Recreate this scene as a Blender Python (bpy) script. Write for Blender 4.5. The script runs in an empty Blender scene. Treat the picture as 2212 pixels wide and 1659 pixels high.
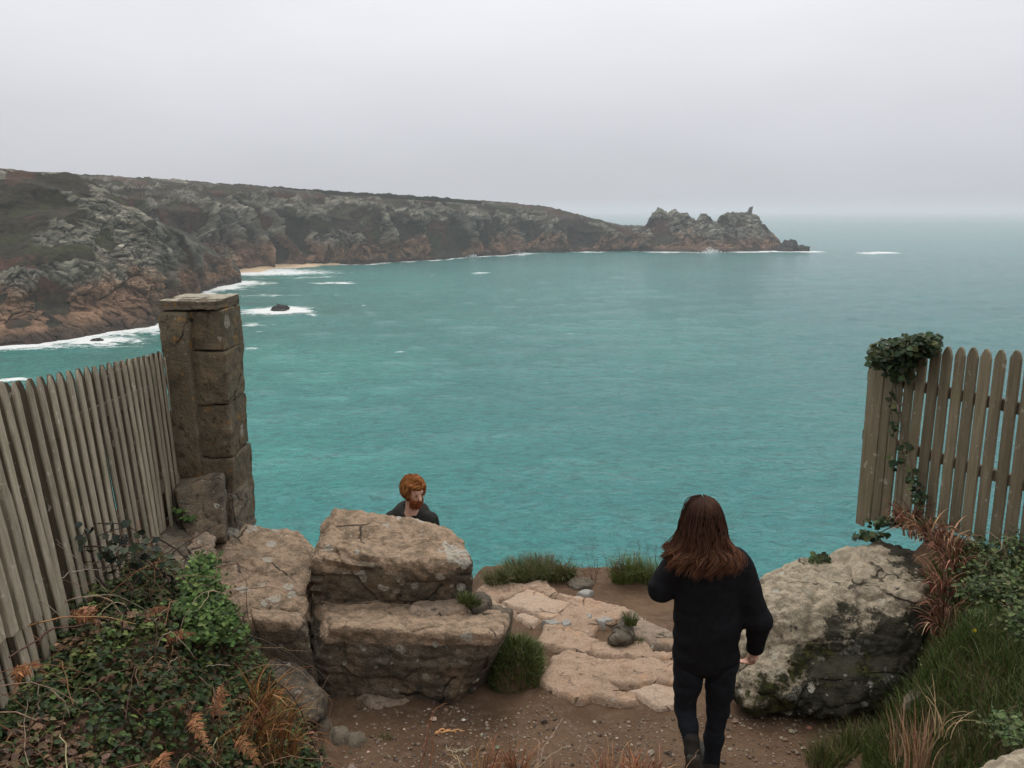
import bpy, math, random
import numpy as np
from mathutils import Vector, kdtree

# ------------------------------------------------------------------ camera, sky, sun, exposure
SC = bpy.context.scene
COL = SC.collection
PITCH = math.radians(11.7)
CP, SP = math.cos(PITCH), math.sin(PITCH)
FPX, CX, CY = 1805.0, 1106.0, 829.5          # focal length and centre in the units used for measuring the photograph (2212 x 1659)
SEA_Z = -60.0                                 # the camera stands 60 m above the water

cam = bpy.data.cameras.new('camera')
cam.sensor_width = 36.0
cam.lens = 36.0 * FPX / 2212.0
cam.clip_start = 0.1
cam.clip_end = 80000
cam_o = bpy.data.objects.new('camera', cam)
cam_o.rotation_euler = (math.pi / 2 - PITCH, 0, 0)
COL.objects.link(cam_o)
SC.camera = cam_o

SUN_EL, SUN_AZ = math.radians(58), math.radians(-8)
world = bpy.data.worlds.new('World')
SC.world = world
world.use_nodes = True
wn, wl = world.node_tree.nodes, world.node_tree.links
wn.clear()
w_out = wn.new('ShaderNodeOutputWorld')
w_bg = wn.new('ShaderNodeBackground')
w_bg.inputs['Strength'].default_value = 0.1
w_sky = wn.new('ShaderNodeTexSky')
w_sky.sky_type = 'NISHITA'
w_sky.sun_disc = False
w_sky.sun_elevation = SUN_EL
w_sky.sun_rotation = SUN_AZ
w_tc = wn.new('ShaderNodeTexCoord')
w_sep = wn.new('ShaderNodeSeparateXYZ')
wl.new(w_tc.outputs['Generated'], w_sep.inputs[0])
w_ramp = wn.new('ShaderNodeValToRGB')         # overcast: cloud base, brighter overhead than at the horizon
cr = w_ramp.color_ramp
cr.interpolation = 'LINEAR'
for pos, c in ((0.0, (.395, .405, .440)), (0.05, (.440, .447, .482)), (0.10, (.505, .508, .542)), (0.165, (.595, .597, .625)), (0.225, (.660, .660, .685)), (0.5, (.82, .81, .80)), (1.0, (1.0, .985, .965))):
    e = cr.elements[0] if pos == 0.0 else (cr.elements[-1] if pos == 1.0 else cr.elements.new(pos))
    e.position = pos
    e.color = (*c, 1)
wl.new(w_sep.outputs['Z'], w_ramp.inputs[0])
w_no = wn.new('ShaderNodeTexNoise')
w_no.inputs['Scale'].default_value = 2.2
w_no.inputs['Detail'].default_value = 4
w_map = wn.new('ShaderNodeMapping')
w_map.inputs['Scale'].default_value = (1, 1, 3.5)
wl.new(w_tc.outputs['Generated'], w_map.inputs[0])
wl.new(w_map.outputs[0], w_no.inputs['Vector'])
w_mr = wn.new('ShaderNodeMapRange')
for k, v in (('From Min', .25), ('From Max', .75), ('To Min', 12.6), ('To Max', 14.4)):
    w_mr.inputs[k].default_value = v
wl.new(w_no.outputs['Fac'], w_mr.inputs['Value'])
w_mul = wn.new('ShaderNodeVectorMath')
w_mul.operation = 'SCALE'
wl.new(w_ramp.outputs[0], w_mul.inputs[0])
wl.new(w_mr.outputs[0], w_mul.inputs['Scale'])
w_mix = wn.new('ShaderNodeMix')
w_mix.data_type = 'RGBA'
w_mix.inputs[0].default_value = 0.95
wl.new(w_sky.outputs[0], w_mix.inputs[6])
wl.new(w_mul.outputs[0], w_mix.inputs[7])
wl.new(w_mix.outputs[2], w_bg.inputs[0])
wl.new(w_bg.outputs[0], w_out.inputs[0])

sun = bpy.data.lights.new('sun', 'SUN')
sun.energy = 1.5
sun.angle = math.radians(28)
sun.color = (1.0, .95, .88)
sun_o = bpy.data.objects.new('sun', sun)
sd = Vector((math.cos(SUN_EL) * math.sin(SUN_AZ), math.cos(SUN_EL) * math.cos(SUN_AZ), math.sin(SUN_EL)))
sun_o.rotation_euler = (-sd).to_track_quat('-Z', 'Y').to_euler()
sun_o.location = (0, 10, 20)
COL.objects.link(sun_o)

SC.view_settings.view_transform = 'Standard'
SC.view_settings.look = 'None'
SC.view_settings.exposure = 0.0
SC.view_settings.gamma = 1.0
SC.cycles.use_denoising = True
SC.cycles.max_bounces = 6
SC.cycles.diffuse_bounces = 3
SC.cycles.glossy_bounces = 2
SC.cycles.transmission_bounces = 3
SC.cycles.volume_bounces = 1
SC.cycles.caustics_reflective = False
SC.cycles.caustics_refractive = False

random.seed(7)
RNG = np.random.default_rng(11)


# ------------------------------------------------------------------ measuring helpers
def ray(px, py):
    u = (np.asarray(px, float) - CX) / FPX
    v = (CY - np.asarray(py, float)) / FPX
    dy = CP + v * SP
    return u / dy, (-SP + v * CP) / dy          # x and z per metre of forward distance


def P(px, py, D):
    rx, rz = ray(px, py)
    D = np.asarray(D, float)
    return np.stack(np.broadcast_arrays(rx * D, D, rz * D), -1)


def PZ(px, py, z):                              # where the sight line meets the level z
    rx, rz = ray(px, py)
    return P(px, py, z / rz)


def ss(a, b, x):
    t = np.clip((np.asarray(x, float) - a) / (b - a), 0, 1)
    return t * t * (3 - 2 * t)


# ------------------------------------------------------------------ noise
def _hash(ix, iy, iz, s):
    n = (ix * 73856093) ^ (iy * 19349663) ^ (iz * 83492791) ^ (s * 26544357)
    n = n & 0xffffffff
    n = ((n ^ (n >> 13)) * 1274126177) & 0xffffffff
    n = ((n ^ (n >> 16)) * 2246822519) & 0xffffffff
    return (n ^ (n >> 15)) / 4294967296.0


def noise(p, s=0):
    p = np.asarray(p, float)
    i = np.floor(p).astype(np.int64)
    f = p - i
    w = f * f * f * (f * (f * 6 - 15) + 10)
    r = 0
    for a in (0, 1):
        wa = w[..., 0] if a else 1 - w[..., 0]
        for b in (0, 1):
            wb = w[..., 1] if b else 1 - w[..., 1]
            for c in (0, 1):
                wc = w[..., 2] if c else 1 - w[..., 2]
                r = r + wa * wb * wc * _hash(i[..., 0] + a, i[..., 1] + b, i[..., 2] + c, s)
    return r * 2 - 1


def fbm(p, octv=4, s=0, gain=.5):
    p = np.asarray(p, float)
    r, a, tot = 0, 1.0, 0
    for o in range(octv):
        r = r + a * noise(p * 2.03 ** o + 17.3 * o, s + o)
        tot += a
        a *= gain
    return r / tot * 1.5


def voro(p, s=0):
    p = np.asarray(p, float)
    i = np.floor(p).astype(np.int64)
    f1 = np.full(p.shape[:-1], 9.0)
    f2 = f1.copy()
    cell = np.zeros_like(f1)
    for a in (-1, 0, 1):
        for b in (-1, 0, 1):
            for c in (-1, 0, 1):
                X, Y, Z = i[..., 0] + a, i[..., 1] + b, i[..., 2] + c
                h = _hash(X, Y, Z, s)
                d = np.sqrt((X + h - p[..., 0]) ** 2 + (Y + _hash(X, Y, Z, s + 5) - p[..., 1]) ** 2 + (Z + _hash(X, Y, Z, s + 9) - p[..., 2]) ** 2)
                near = d < f1
                f2 = np.where(near, f1, np.minimum(f2, d))
                cell = np.where(near, _hash(X, Y, Z, s + 13), cell)
                f1 = np.where(near, d, f1)
    return f1, f2, cell


def facets(p, s=0):
    """cells with a flat tilted face each: distance to the joint, the cell's number, height of its face"""
    p = np.asarray(p, float)
    i = np.floor(p).astype(np.int64)
    f1 = np.full(p.shape[:-1], 9.0)
    f2 = f1.copy()
    cell, tilt = np.zeros_like(f1), np.zeros_like(f1)
    for a in (-1, 0, 1):
        for b in (-1, 0, 1):
            for c in (-1, 0, 1):
                X, Y, Z = i[..., 0] + a, i[..., 1] + b, i[..., 2] + c
                h = _hash(X, Y, Z, s)
                dx, dy, dz = p[..., 0] - X - h, p[..., 1] - Y - _hash(X, Y, Z, s + 5), p[..., 2] - Z - _hash(X, Y, Z, s + 9)
                d = np.sqrt(dx * dx + dy * dy + dz * dz)
                near = d < f1
                f2 = np.where(near, f1, np.minimum(f2, d))
                hc = _hash(X, Y, Z, s + 13)
                cell = np.where(near, hc, cell)
                tilt = np.where(near, dx * (hc * 2 - 1) + dy * (_hash(X, Y, Z, s + 17) * 2 - 1) - dz * (.2 + .8 * _hash(X, Y, Z, s + 21)), tilt)
                f1 = np.where(near, d, f1)
    return f2 - f1, cell, tilt


# ------------------------------------------------------------------ objects
def tag(o, label=None, cat=None, group=None, kind=None):
    if label:
        o['label'] = label
    if cat:
        o['category'] = cat
    if group:
        o['group'] = group
    if kind:
        o['kind'] = kind
    return o


def empty(name, loc, label, cat, group=None):
    o = bpy.data.objects.new(name, None)
    o.empty_display_size = 0.2
    o.location = [float(c) for c in loc]
    COL.objects.link(o)
    return tag(o, label, cat, group)


def wpos(o):
    v = Vector((0, 0, 0))
    while o is not None:
        v += o.location
        o = o.parent
    return np.array(v)


def obj(name, V, F, mat, parent=None, smooth=True, attrs=None, recentre=True):
    """One mesh object from world-space points; F is an index array (m,3)/(m,4) or a list of such arrays."""
    V = np.asarray(V, np.float64).reshape(-1, 3)
    Fs = F if isinstance(F, list) else [F]
    Fs = [np.asarray(f, np.int32) for f in Fs if len(f)]
    org = np.zeros(3)
    if parent is not None:
        org = wpos(parent)
    elif recentre:
        lo, hi = V.min(0), V.max(0)
        org = np.array([(lo[0] + hi[0]) / 2, (lo[1] + hi[1]) / 2, lo[2]])
    me = bpy.data.meshes.new(name)
    me.vertices.add(len(V))
    me.vertices.foreach_set('co', (V - org).astype(np.float32).ravel())
    loops = np.concatenate([f.ravel() for f in Fs])
    tot = np.concatenate([np.full(len(f), f.shape[1], np.int32) for f in Fs])
    start = np.concatenate([[0], np.cumsum(tot)[:-1]]).astype(np.int32)
    me.loops.add(len(loops))
    me.loops.foreach_set('vertex_index', loops)
    me.polygons.add(len(tot))
    me.polygons.foreach_set('loop_start', start)
    me.polygons.foreach_set('use_smooth', np.full(len(tot), smooth, bool))
    for k, a in (attrs or {}).items():
        a = np.asarray(a, np.float32)
        if a.ndim == 1:
            at = me.attributes.new(k, 'FLOAT', 'POINT')
            at.data.foreach_set('value', a)
        else:
            at = me.attributes.new(k, 'FLOAT_COLOR', 'POINT')
            c = np.ones((len(a), 4), np.float32)
            c[:, :3] = a
            at.data.foreach_set('color', c.ravel())
    me.update(calc_edges=True)
    me.validate()
    if mat is not None:
        me.materials.append(mat)
    o = bpy.data.objects.new(name, me)
    COL.objects.link(o)
    if parent is not None:
        o.parent = parent
    else:
        o.location = org
    return o


def grid_faces(nr, nc, wrap=False):
    i = np.arange(nr - 1)[:, None]
    j = np.arange(nc if wrap else nc - 1)[None, :]
    k = (j + 1) % nc
    return np.stack([i * nc + j, i * nc + k, (i + 1) * nc + k, (i + 1) * nc + j], -1).reshape(-1, 4)


def tubes(paths, rad, sides=4, cap=True):
    """paths (N,S,3), rad (N,S) -> verts, faces"""
    paths = np.asarray(paths, float)
    rad = np.broadcast_to(np.asarray(rad, float), paths.shape[:2])
    N, S, _ = paths.shape
    t = np.gradient(paths, axis=1)
    t /= np.linalg.norm(t, axis=-1, keepdims=True) + 1e-9
    ref = np.where(np.abs(t[:, :1, 2:3]) > .9, np.array([1., 0, 0]), np.array([0, 0, 1.]))
    ref = np.where(np.abs(t[..., 2:3]) > .97, np.array([.6, .8, 0]), np.broadcast_to(ref, t.shape))
    a = np.cross(t, ref)
    a /= np.linalg.norm(a, axis=-1, keepdims=True) + 1e-9
    b = np.cross(t, a)
    ang = np.arange(sides) * 2 * math.pi / sides
    V = paths[:, :, None, :] + rad[:, :, None, None] * (a[:, :, None, :] * np.cos(ang)[:, None] + b[:, :, None, :] * np.sin(ang)[:, None])
    f = grid_faces(S, sides, True)
    F = (np.arange(N) * S * sides)[:, None, None] + f[None]
    return V.reshape(-1, 3), F.reshape(-1, 4)


LEAF_T = np.array([[0, 5, 1], [1, 5, 6], [1, 6, 2], [2, 6, 3], [0, 1, 4], [1, 7, 4], [1, 2, 7], [2, 3, 7]])


def leaves(pos, axis, nrm, L, Wd, fold=.25, droop=.15):
    """folded pointed leaves: eight points each"""
    pos = np.asarray(pos, float)
    N = len(pos)
    axis = axis / (np.linalg.norm(axis, axis=1, keepdims=True) + 1e-9)
    side = np.cross(nrm, axis)
    side /= np.linalg.norm(side, axis=1, keepdims=True) + 1e-9
    up = np.cross(axis, side)
    L = np.broadcast_to(L, N)[:, None]
    Wd = np.broadcast_to(Wd, N)[:, None]
    pt = lambda a, s, u: pos + axis * L * a + side * Wd * s + up * L * u
    V = np.stack([pt(0, 0, 0), pt(.35, 0, .02), pt(.72, 0, -.05 - droop * .3), pt(1, 0, -droop),
                  pt(.30, .5, fold * .35), pt(.30, -.5, fold * .35), pt(.70, -.36, fold * .2 - droop * .3), pt(.70, .36, fold * .2 - droop * .3)], 1)
    T = np.array([[0, 5, 1], [1, 5, 6], [1, 6, 2], [2, 6, 3], [0, 1, 4], [1, 7, 4], [1, 2, 7], [2, 3, 7]])
    F = (np.arange(N) * 8)[:, None, None] + T[None]
    return V.reshape(-1, 3), F.reshape(-1, 3)


def blades(base, dirn, H, Wd, bend, segs=4):
    """grass blades: tapered bent strips. dirn: horizontal bend directions (N,2)"""
    N = len(base)
    s = np.linspace(0, 1, segs + 1)
    H = np.broadcast_to(H, N)
    bend = np.broadcast_to(bend, N)
    Wd = np.broadcast_to(Wd, N)
    d = np.concatenate([dirn, np.zeros((N, 1))], 1)
    ang = bend[:, None] * s[None]                 # the lean grows along the blade
    ds = 1.0 / segs
    hz = np.concatenate([np.zeros((N, 1)), np.cumsum(np.sin((ang[:, 1:] + ang[:, :-1]) / 2) * ds, 1)], 1)
    vz = np.concatenate([np.zeros((N, 1)), np.cumsum(np.cos((ang[:, 1:] + ang[:, :-1]) / 2) * ds, 1)], 1)
    C = base[:, None] + d[:, None] * (hz * H[:, None])[..., None]
    C[..., 2] += vz * H[:, None]
    tw = RNG.uniform(0, 2 * math.pi, N)
    sx = np.stack([np.cos(tw), np.sin(tw), np.zeros(N)], 1)
    w = Wd[:, None] * (1 - s ** 1.6 * .94)[None] * .5
    V = np.stack([C - sx[:, None] * w[..., None], C + sx[:, None] * w[..., None]], 2).reshape(N, -1, 3)
    f = np.stack([np.arange(segs) * 2, np.arange(segs) * 2 + 1, np.arange(segs) * 2 + 3, np.arange(segs) * 2 + 2], -1)
    F = (np.arange(N) * 2 * (segs + 1))[:, None, None] + f[None]
    return V.reshape(-1, 3), F.reshape(-1, 4)


class Bag:
    """collects pieces with a colour each into one mesh"""
    def __init__(self):
        self.V, self.F, self.C, self.n = [], [], [], 0

    def add(self, V, F, col):
        V = np.asarray(V)
        col = np.asarray(col, float)
        if col.ndim == 1:
            col = np.tile(col, (len(V), 1))
        elif len(col) != len(V):
            col = np.repeat(col, len(V) // len(col), 0)
        self.V.append(V)
        self.F.append(np.asarray(F) + self.n)
        self.C.append(col)
        self.n += len(V)
        return self

    def build(self, name, mat, parent=None, smooth=True):
        return obj(name, np.concatenate(self.V), self.F, mat, parent, smooth, {'col': np.concatenate(self.C)})


def vary(base, n, v=.25, hue=.12):
    base = np.asarray(base, float)
    if base.ndim == 2:
        base = base[RNG.integers(0, len(base), n)]
    return np.clip(base * np.exp(RNG.normal(0, v, (n, 1))) * np.exp(RNG.normal(0, hue, (n, 3))), 0, 1)


# ------------------------------------------------------------------ materials
class Mat:
    def __init__(self, name):
        self.m = bpy.data.materials.new(name)
        self.m.use_nodes = True
        self.n, self.l = self.m.node_tree.nodes, self.m.node_tree.links
        self.n.clear()
        self.out = self.n.new('ShaderNodeOutputMaterial')
        self.b = self.n.new('ShaderNodeBsdfPrincipled')
        self.l.new(self.b.outputs[0], self.out.inputs[0])
        self.tc = self.n.new('ShaderNodeTexCoord')

    def put(self, sock, v):
        if hasattr(v, 'is_output'):
            self.l.new(v, sock)
        elif isinstance(v, (tuple, list)) and len(v) == 3 and sock.type == 'RGBA':
            sock.default_value = (*v, 1)
        else:
            sock.default_value = v

    def coord(self, scale=(1, 1, 1), rot=(0, 0, 0)):
        mp = self.n.new('ShaderNodeMapping')
        mp.inputs['Scale'].default_value = scale
        mp.inputs['Rotation'].default_value = rot
        self.l.new(self.tc.outputs['Object'], mp.inputs[0])
        return mp.outputs[0]

    def noise(self, scale, detail=4, rough=.55, vec=None, dist=0):
        t = self.n.new('ShaderNodeTexNoise')
        t.inputs['Scale'].default_value = scale
        t.inputs['Detail'].default_value = detail
        t.inputs['Roughness'].default_value = rough
        t.inputs['Distortion'].default_value = dist
        self.l.new(vec if vec is not None else self.tc.outputs['Object'], t.inputs['Vector'])
        return t.outputs['Fac']

    def voro(self, scale, vec=None, out='Distance', feature='F1'):
        t = self.n.new('ShaderNodeTexVoronoi')
        t.feature = feature
        t.inputs['Scale'].default_value = scale
        self.l.new(vec if vec is not None else self.tc.outputs['Object'], t.inputs['Vector'])
        return t.outputs[out]

    def warp(self, amount, scale):
        t = self.n.new('ShaderNodeTexNoise')
        t.inputs['Scale'].default_value = scale
        t.inputs['Detail'].default_value = 3
        self.l.new(self.tc.outputs['Object'], t.inputs['Vector'])
        a = self.n.new('ShaderNodeVectorMath')
        a.operation = 'MULTIPLY_ADD'
        self.l.new(t.outputs['Color'], a.inputs[0])
        a.inputs[1].default_value = (amount,) * 3
        self.l.new(self.tc.outputs['Object'], a.inputs[2])
        return a.outputs[0]

    def math(self, op, a, b=0.0, clamp=False):
        t = self.n.new('ShaderNodeMath')
        t.operation = op
        t.use_clamp = clamp
        self.put(t.inputs[0], a)
        self.put(t.inputs[1], b)
        return t.outputs[0]

    def ramp(self, fac, lo, hi, a=0.0, b=1.0):
        t = self.n.new('ShaderNodeMapRange')
        t.interpolation_type = 'SMOOTHSTEP'
        self.put(t.inputs['Value'], fac)
        for k, v in (('From Min', lo), ('From Max', hi), ('To Min', a), ('To Max', b)):
            t.inputs[k].default_value = v
        return t.outputs[0]

    def mix(self, fac, a, b, blend='MIX'):
        t = self.n.new('ShaderNodeMix')
        t.data_type = 'RGBA'
        t.blend_type = blend
        self.put(t.inputs[0], fac)
        self.put(t.inputs[6], a)
        self.put(t.inputs[7], b)
        return t.outputs[2]

    def attr(self, name, out='Color'):
        t = self.n.new('ShaderNodeAttribute')
        t.attribute_name = name
        return t.outputs[out]

    def bump(self, height, strength=.5, dist=.02, normal=None):
        t = self.n.new('ShaderNodeBump')
        t.inputs['Strength'].default_value = strength
        t.inputs['Distance'].default_value = dist
        self.l.new(height, t.inputs['Height'])
        if normal is not None:
            self.l.new(normal, t.inputs['Normal'])
        return t.outputs[0]

    def done(self, color, rough=.85, normal=None, **kw):
        self.put(self.b.inputs['Base Color'], color)
        self.put(self.b.inputs['Roughness'], rough)
        if normal is not None:
            self.l.new(normal, self.b.inputs['Normal'])
        for k, v in kw.items():
            self.put(self.b.inputs[k.replace('_', ' ')], v)
        return self.m


def grey(m, v):
    c = m.n.new('ShaderNodeCombineColor')
    for i in range(3):
        m.l.new(v, c.inputs[i])
    return c.outputs[0]


def rock_mat(name, worn, dark, lichen=(.55, .53, .46), amount=.5, moss=None, wear=None, scale=1.0, soot=(.05, .048, .04), orange=0.0, bias=0.0):
    m = Mat(name)
    big = m.noise(1.6 * scale, 5, .6)
    med = m.noise(9 * scale, 6, .65)
    fine = m.noise(60 * scale, 4, .7)
    grain = m.noise(170 * scale, 2, .8)
    base = m.mix(m.ramp(m.math('ADD', m.math('MULTIPLY', big, .55), m.math('MULTIPLY', med, .45)), .40 + bias, .60 + bias), worn, dark)
    tint = m.mix(m.ramp(m.noise(4.3 * scale, 3), .5, .66), base, tuple(c * k for c, k in zip(worn, (1.06, .98, .90))))
    tint = m.mix(m.ramp(m.noise(14 * scale, 5, .7), .54, .66, 0, .75), tint, soot)
    if orange:
        tint = m.mix(m.ramp(m.noise(11 * scale, 4), .62, .70, 0, orange), tint, (.36, .19, .05))
    if wear:                                  # tops polished by feet and weather
        wk_ = m.ramp(m.math('ADD', m.attr('wear', 'Fac'), m.math('MULTIPLY', m.math('SUBTRACT', m.math('ADD', m.math('MULTIPLY', med, .6), m.math('MULTIPLY', fine, .4)), .5), 1.7)), .40, .62)
        tint = m.mix(wk_, tint, m.mix(m.ramp(m.noise(12 * scale, 6, .7), .42, .60), wear[0], wear[1]))
    # crustose lichen: round pale blotches of their own
    wv = m.warp(.05, 14 * scale)
    for sc, thr, keep, k in ((4.2, .22, .58, 1.0), (9.0, .26, .55, .9), (24.0, .26, .50, .5)):
        d = m.voro(sc * scale, wv)
        ce = m.voro(sc * scale, wv, 'Color')
        sx = m.n.new('ShaderNodeSeparateColor')
        m.l.new(ce, sx.inputs[0])
        patch = m.ramp(m.noise(1.3 * scale + sc * .05, 3), .40, .58, .12, 1)
        on = m.ramp(sx.outputs[0], keep + (.5 - amount) * .6, keep + .02 + (.5 - amount) * .6)
        rad = m.math('MULTIPLY', sx.outputs[1], thr)
        spot = m.math('MULTIPLY', m.ramp(m.math('SUBTRACT', m.math('ADD', rad, .07), d), 0, .05), on)
        spot = m.math('MULTIPLY', spot, m.math('MULTIPLY', patch, m.ramp(m.noise(45 * scale, 3), .36, .5, .25, k)))
        tint = m.mix(spot, tint, lichen)
    # pale crust spreading in irregular patches
    crust = m.ramp(m.math('ADD', m.math('MULTIPLY', m.noise(3.1 * scale, 6, .7), .7), m.math('MULTIPLY', fine, .3)), .60 - .06 * amount, .66)
    tint = m.mix(m.math('MULTIPLY', crust, .65 * amount), tint, lichen)
    if wear:
        tint = m.mix(m.math('MULTIPLY', m.ramp(m.attr('spots', 'Fac'), .25, .6), m.ramp(m.noise(55, 3, .7), .35, .6, .25, .95)), tint, tuple(q * .88 for q in lichen))
    if moss:
        mo = m.attr('moss', 'Fac')
        mk = m.ramp(m.math('ADD', mo, m.math('MULTIPLY', m.math('SUBTRACT', med, .5), 1.3)), .42, .6)
        tint = m.mix(mk, tint, m.mix(m.ramp(m.noise(22, 4), .4, .6), moss[0], moss[1]))
    # thin joints in the stone
    ed = m.voro(1.7 * scale, m.warp(.10, 5 * scale), 'Distance', 'DISTANCE_TO_EDGE')
    ck = m.math('MULTIPLY', m.ramp(ed, .004, .016, 1, 0), m.ramp(m.noise(2.3 * scale, 3), .50, .56))
    tint = m.mix(m.math('MULTIPLY', ck, .8), tint, tuple(q * .6 for q in soot))
    sp = m.math('MULTIPLY', m.ramp(grain, .2, .8, .84, 1.14), m.ramp(m.noise(75 * scale, 3, .8), .34, .66, .84, 1.14))
    col = m.mix(1.0, tint, grey(m, sp), 'MULTIPLY')
    h = m.math('ADD', m.math('MULTIPLY', med, 1.0), m.math('SUBTRACT', m.math('ADD', m.math('MULTIPLY', fine, .5), m.math('MULTIPLY', grain, .16)), m.math('MULTIPLY', ck, .5)))
    return m.done(col, .92, m.bump(h, 1.0, .045 / scale), Specular_IOR_Level=.25)


def leaf_mat(name, rough=.65, trans=.0, spec=.2):
    m = Mat(name)
    c = m.attr('col')
    k = m.ramp(m.noise(60, 3), .3, .7, .75, 1.25)
    return m.done(m.mix(1.0, c, grey(m, k), 'MULTIPLY'), rough, None, Specular_IOR_Level=spec)


M_LEAF = leaf_mat('leaf')
M_DRY = leaf_mat('dry_plant', .8, 0, .15)
M_GRASS = leaf_mat('grass_blade', .6, 0, .25)

M_BOULDER = rock_mat('granite_worn', (.40, .30, .225), (.20, .165, .125), amount=.55)
M_DARKROCK = rock_mat('granite_dark', (.20, .165, .125), (.085, .072, .056), amount=.42, bias=-.02)
M_LEDGE = rock_mat('granite_ledge', (.215, .170, .122), (.100, .082, .060), amount=.34, bias=-.02, wear=((.43, .31, .215), (.25, .185, .125)))
M_MOSSY = rock_mat('granite_mossy', (.060, .055, .038), (.032, .031, .020), amount=.50, moss=((.022, .023, .010), (.060, .060, .016)), soot=(.03, .03, .022), wear=((.50, .42, .31), (.30, .255, .185)))
M_PALE = rock_mat('granite_path', (.50, .355, .255), (.34, .24, .17), amount=.15, soot=(.17, .12, .085), lichen=(.6, .5, .42))
M_SLAB = rock_mat('granite_dressed', (.56, .42, .315), (.48, .355, .265), amount=.0, soot=(.36, .27, .21), lichen=(.6, .5, .42))
M_PIER = rock_mat('pier_stone', (.190, .155, .105), (.115, .095, .064), amount=.40, soot=(.050, .043, .032), orange=.75, lichen=(.36, .34, .28))
M_PIER_CAP = rock_mat('pier_cap_stone', (.185, .150, .105), (.115, .095, .066), amount=.5, soot=(.055, .047, .036), orange=.5, wear=((.50, .46, .36), (.36, .32, .25)))
M_BLOCK = rock_mat('footing_stone', (.235, .195, .145), (.11, .095, .075), amount=.5, soot=(.05, .046, .04), orange=.3)

m = Mat('slate_chip')
M_SLATE = m.done(m.mix(m.ramp(m.noise(20, 4), .35, .65), (.20, .195, .18), (.27, .255, .225)), .8, m.bump(m.noise(60, 4), .4, .01))

m = Mat('soil')
n1, n2, n3 = m.noise(1.3, 5), m.noise(14, 6, .7), m.noise(90, 4, .75)
c = m.mix(m.ramp(n1, .38, .62), (.095, .056, .033), (.145, .090, .054))
c = m.mix(m.ramp(n2, .45, .7, 0, .6), c, (.19, .13, .09))
c = m.mix(m.ramp(n3, .56, .72, 0, .6), c, (.26, .19, .14))
M_SOIL = m.done(c, .95, m.bump(m.math('ADD', m.math('MULTIPLY', n2, 1.0), m.math('MULTIPLY', n3, .5)), .8, .03), Specular_IOR_Level=.2)

m = Mat('pebble')
M_PEBBLE = m.done(m.mix(1.0, m.attr('col'), grey(m, m.ramp(m.noise(80, 3), .3, .7, .75, 1.2)), 'MULTIPLY'), .85)


def wood_mat(name, a, b, stain, green):
    m = Mat(name)
    v = m.coord((30, 30, 1.6))
    g = m.noise(1.5, 6, .65, v, .6)
    g2 = m.noise(5.5, 4, .7, m.coord((40, 40, 1.0)))
    blotch = m.noise(4.5, 4)
    oi = m.n.new('ShaderNodeObjectInfo')
    c = m.mix(m.ramp(g, .35, .68), a, b)
    c = m.mix(m.ramp(g2, .55, .72, 0, .7), c, stain)
    c = m.mix(m.ramp(blotch, .55, .7, 0, .55), c, green)
    c = m.mix(m.ramp(m.noise(16, 4), .63, .70, 0, .6), c, (.42, .39, .33))
    c = m.mix(1.0, c, grey(m, m.ramp(oi.outputs['Random'], 0, 1, .78, 1.2)), 'MULTIPLY')
    return m.done(c, .88, m.bump(m.math('ADD', g, m.math('MULTIPLY', g2, .5)), .6, .006), Specular_IOR_Level=.25)


M_WOOD = wood_mat('weathered_wood', (.220, .188, .138), (.335, .295, .222), (.10, .08, .06), (.17, .16, .105))
M_WOOD2 = wood_mat('mossy_wood', (.150, .122, .078), (.225, .188, .125), (.085, .066, .044), (.15, .135, .075))
M_WOODB = wood_mat('shade_dark_wood', (.060, .042, .026), (.095, .068, .044), (.032, .024, .016), (.10, .09, .05))  # back row: brown wood darkened to paint in the shade between front pickets
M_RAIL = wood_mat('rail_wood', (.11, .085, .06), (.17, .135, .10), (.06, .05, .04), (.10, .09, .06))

m = Mat('cliff_face')
n1, n2 = m.noise(.22, 5, .7), m.noise(.9, 3, .7)
k = m.ramp(m.math('ADD', m.math('MULTIPLY', n1, .6), m.math('MULTIPLY', n2, .4)), .3, .7, .62, 1.38)
M_CLIFF = m.done(m.mix(1.0, m.attr('col'), grey(m, k), 'MULTIPLY'), .95, m.bump(n1, .7, 1.5), Specular_IOR_Level=.15)

m = Mat('sand')
M_SAND = m.done(m.mix(m.ramp(m.noise(.2, 4), .4, .6), (.50, .36, .23), (.56, .42, .28)), .9)

m = Mat('spray')
M_FOAM = m.done((.85, .87, .87), .9)

# water: colour of the lit sandy bottom by attribute, ripples by bump and by painted light and dark, foam by attribute
m = Mat('sea_water')
pos = m.n.new('ShaderNodeNewGeometry').outputs['Position']


def wcoord(scale, rot=0.0):
    mp = m.n.new('ShaderNodeMapping')
    mp.inputs['Scale'].default_value = scale
    mp.inputs['Rotation'].default_value = (0, 0, rot)
    m.l.new(pos, mp.inputs[0])
    return mp.outputs[0]


tintv = m.attr('tint', 'Fac')
fo = m.attr('foam', 'Fac')
blot = m.noise(1, 5, .6, wcoord((.006, .010, 1), .2))
blot2 = m.noise(1, 4, .6, wcoord((.03, .06, 1), .1))
c = m.mix(tintv, (.018, .152, .162), (.046, .280, .246))
c = m.mix(m.ramp(blot, .42, .62, 0, .5), c, (.026, .182, .186))
c = m.mix(m.ramp(blot2, .52, .70, 0, .20), c, (.066, .235, .195))
wv_ = m.noise(1, 5, .65, wcoord((.32, .60, 1), .12), .6)
c = m.mix(1.0, c, grey(m, m.ramp(wv_, .34, .66, .84, 1.13)), 'MULTIPLY')  # light and dark of the ripples painted into the water colour
dash = m.noise(1, 2, .5, wcoord((.26, .40, 1), .18), .4)
c = m.mix(1.0, c, grey(m, m.ramp(dash, .52, .66, 1.03, .82)), 'MULTIPLY')  # shade of the wave faces painted in as short dark dashes
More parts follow.
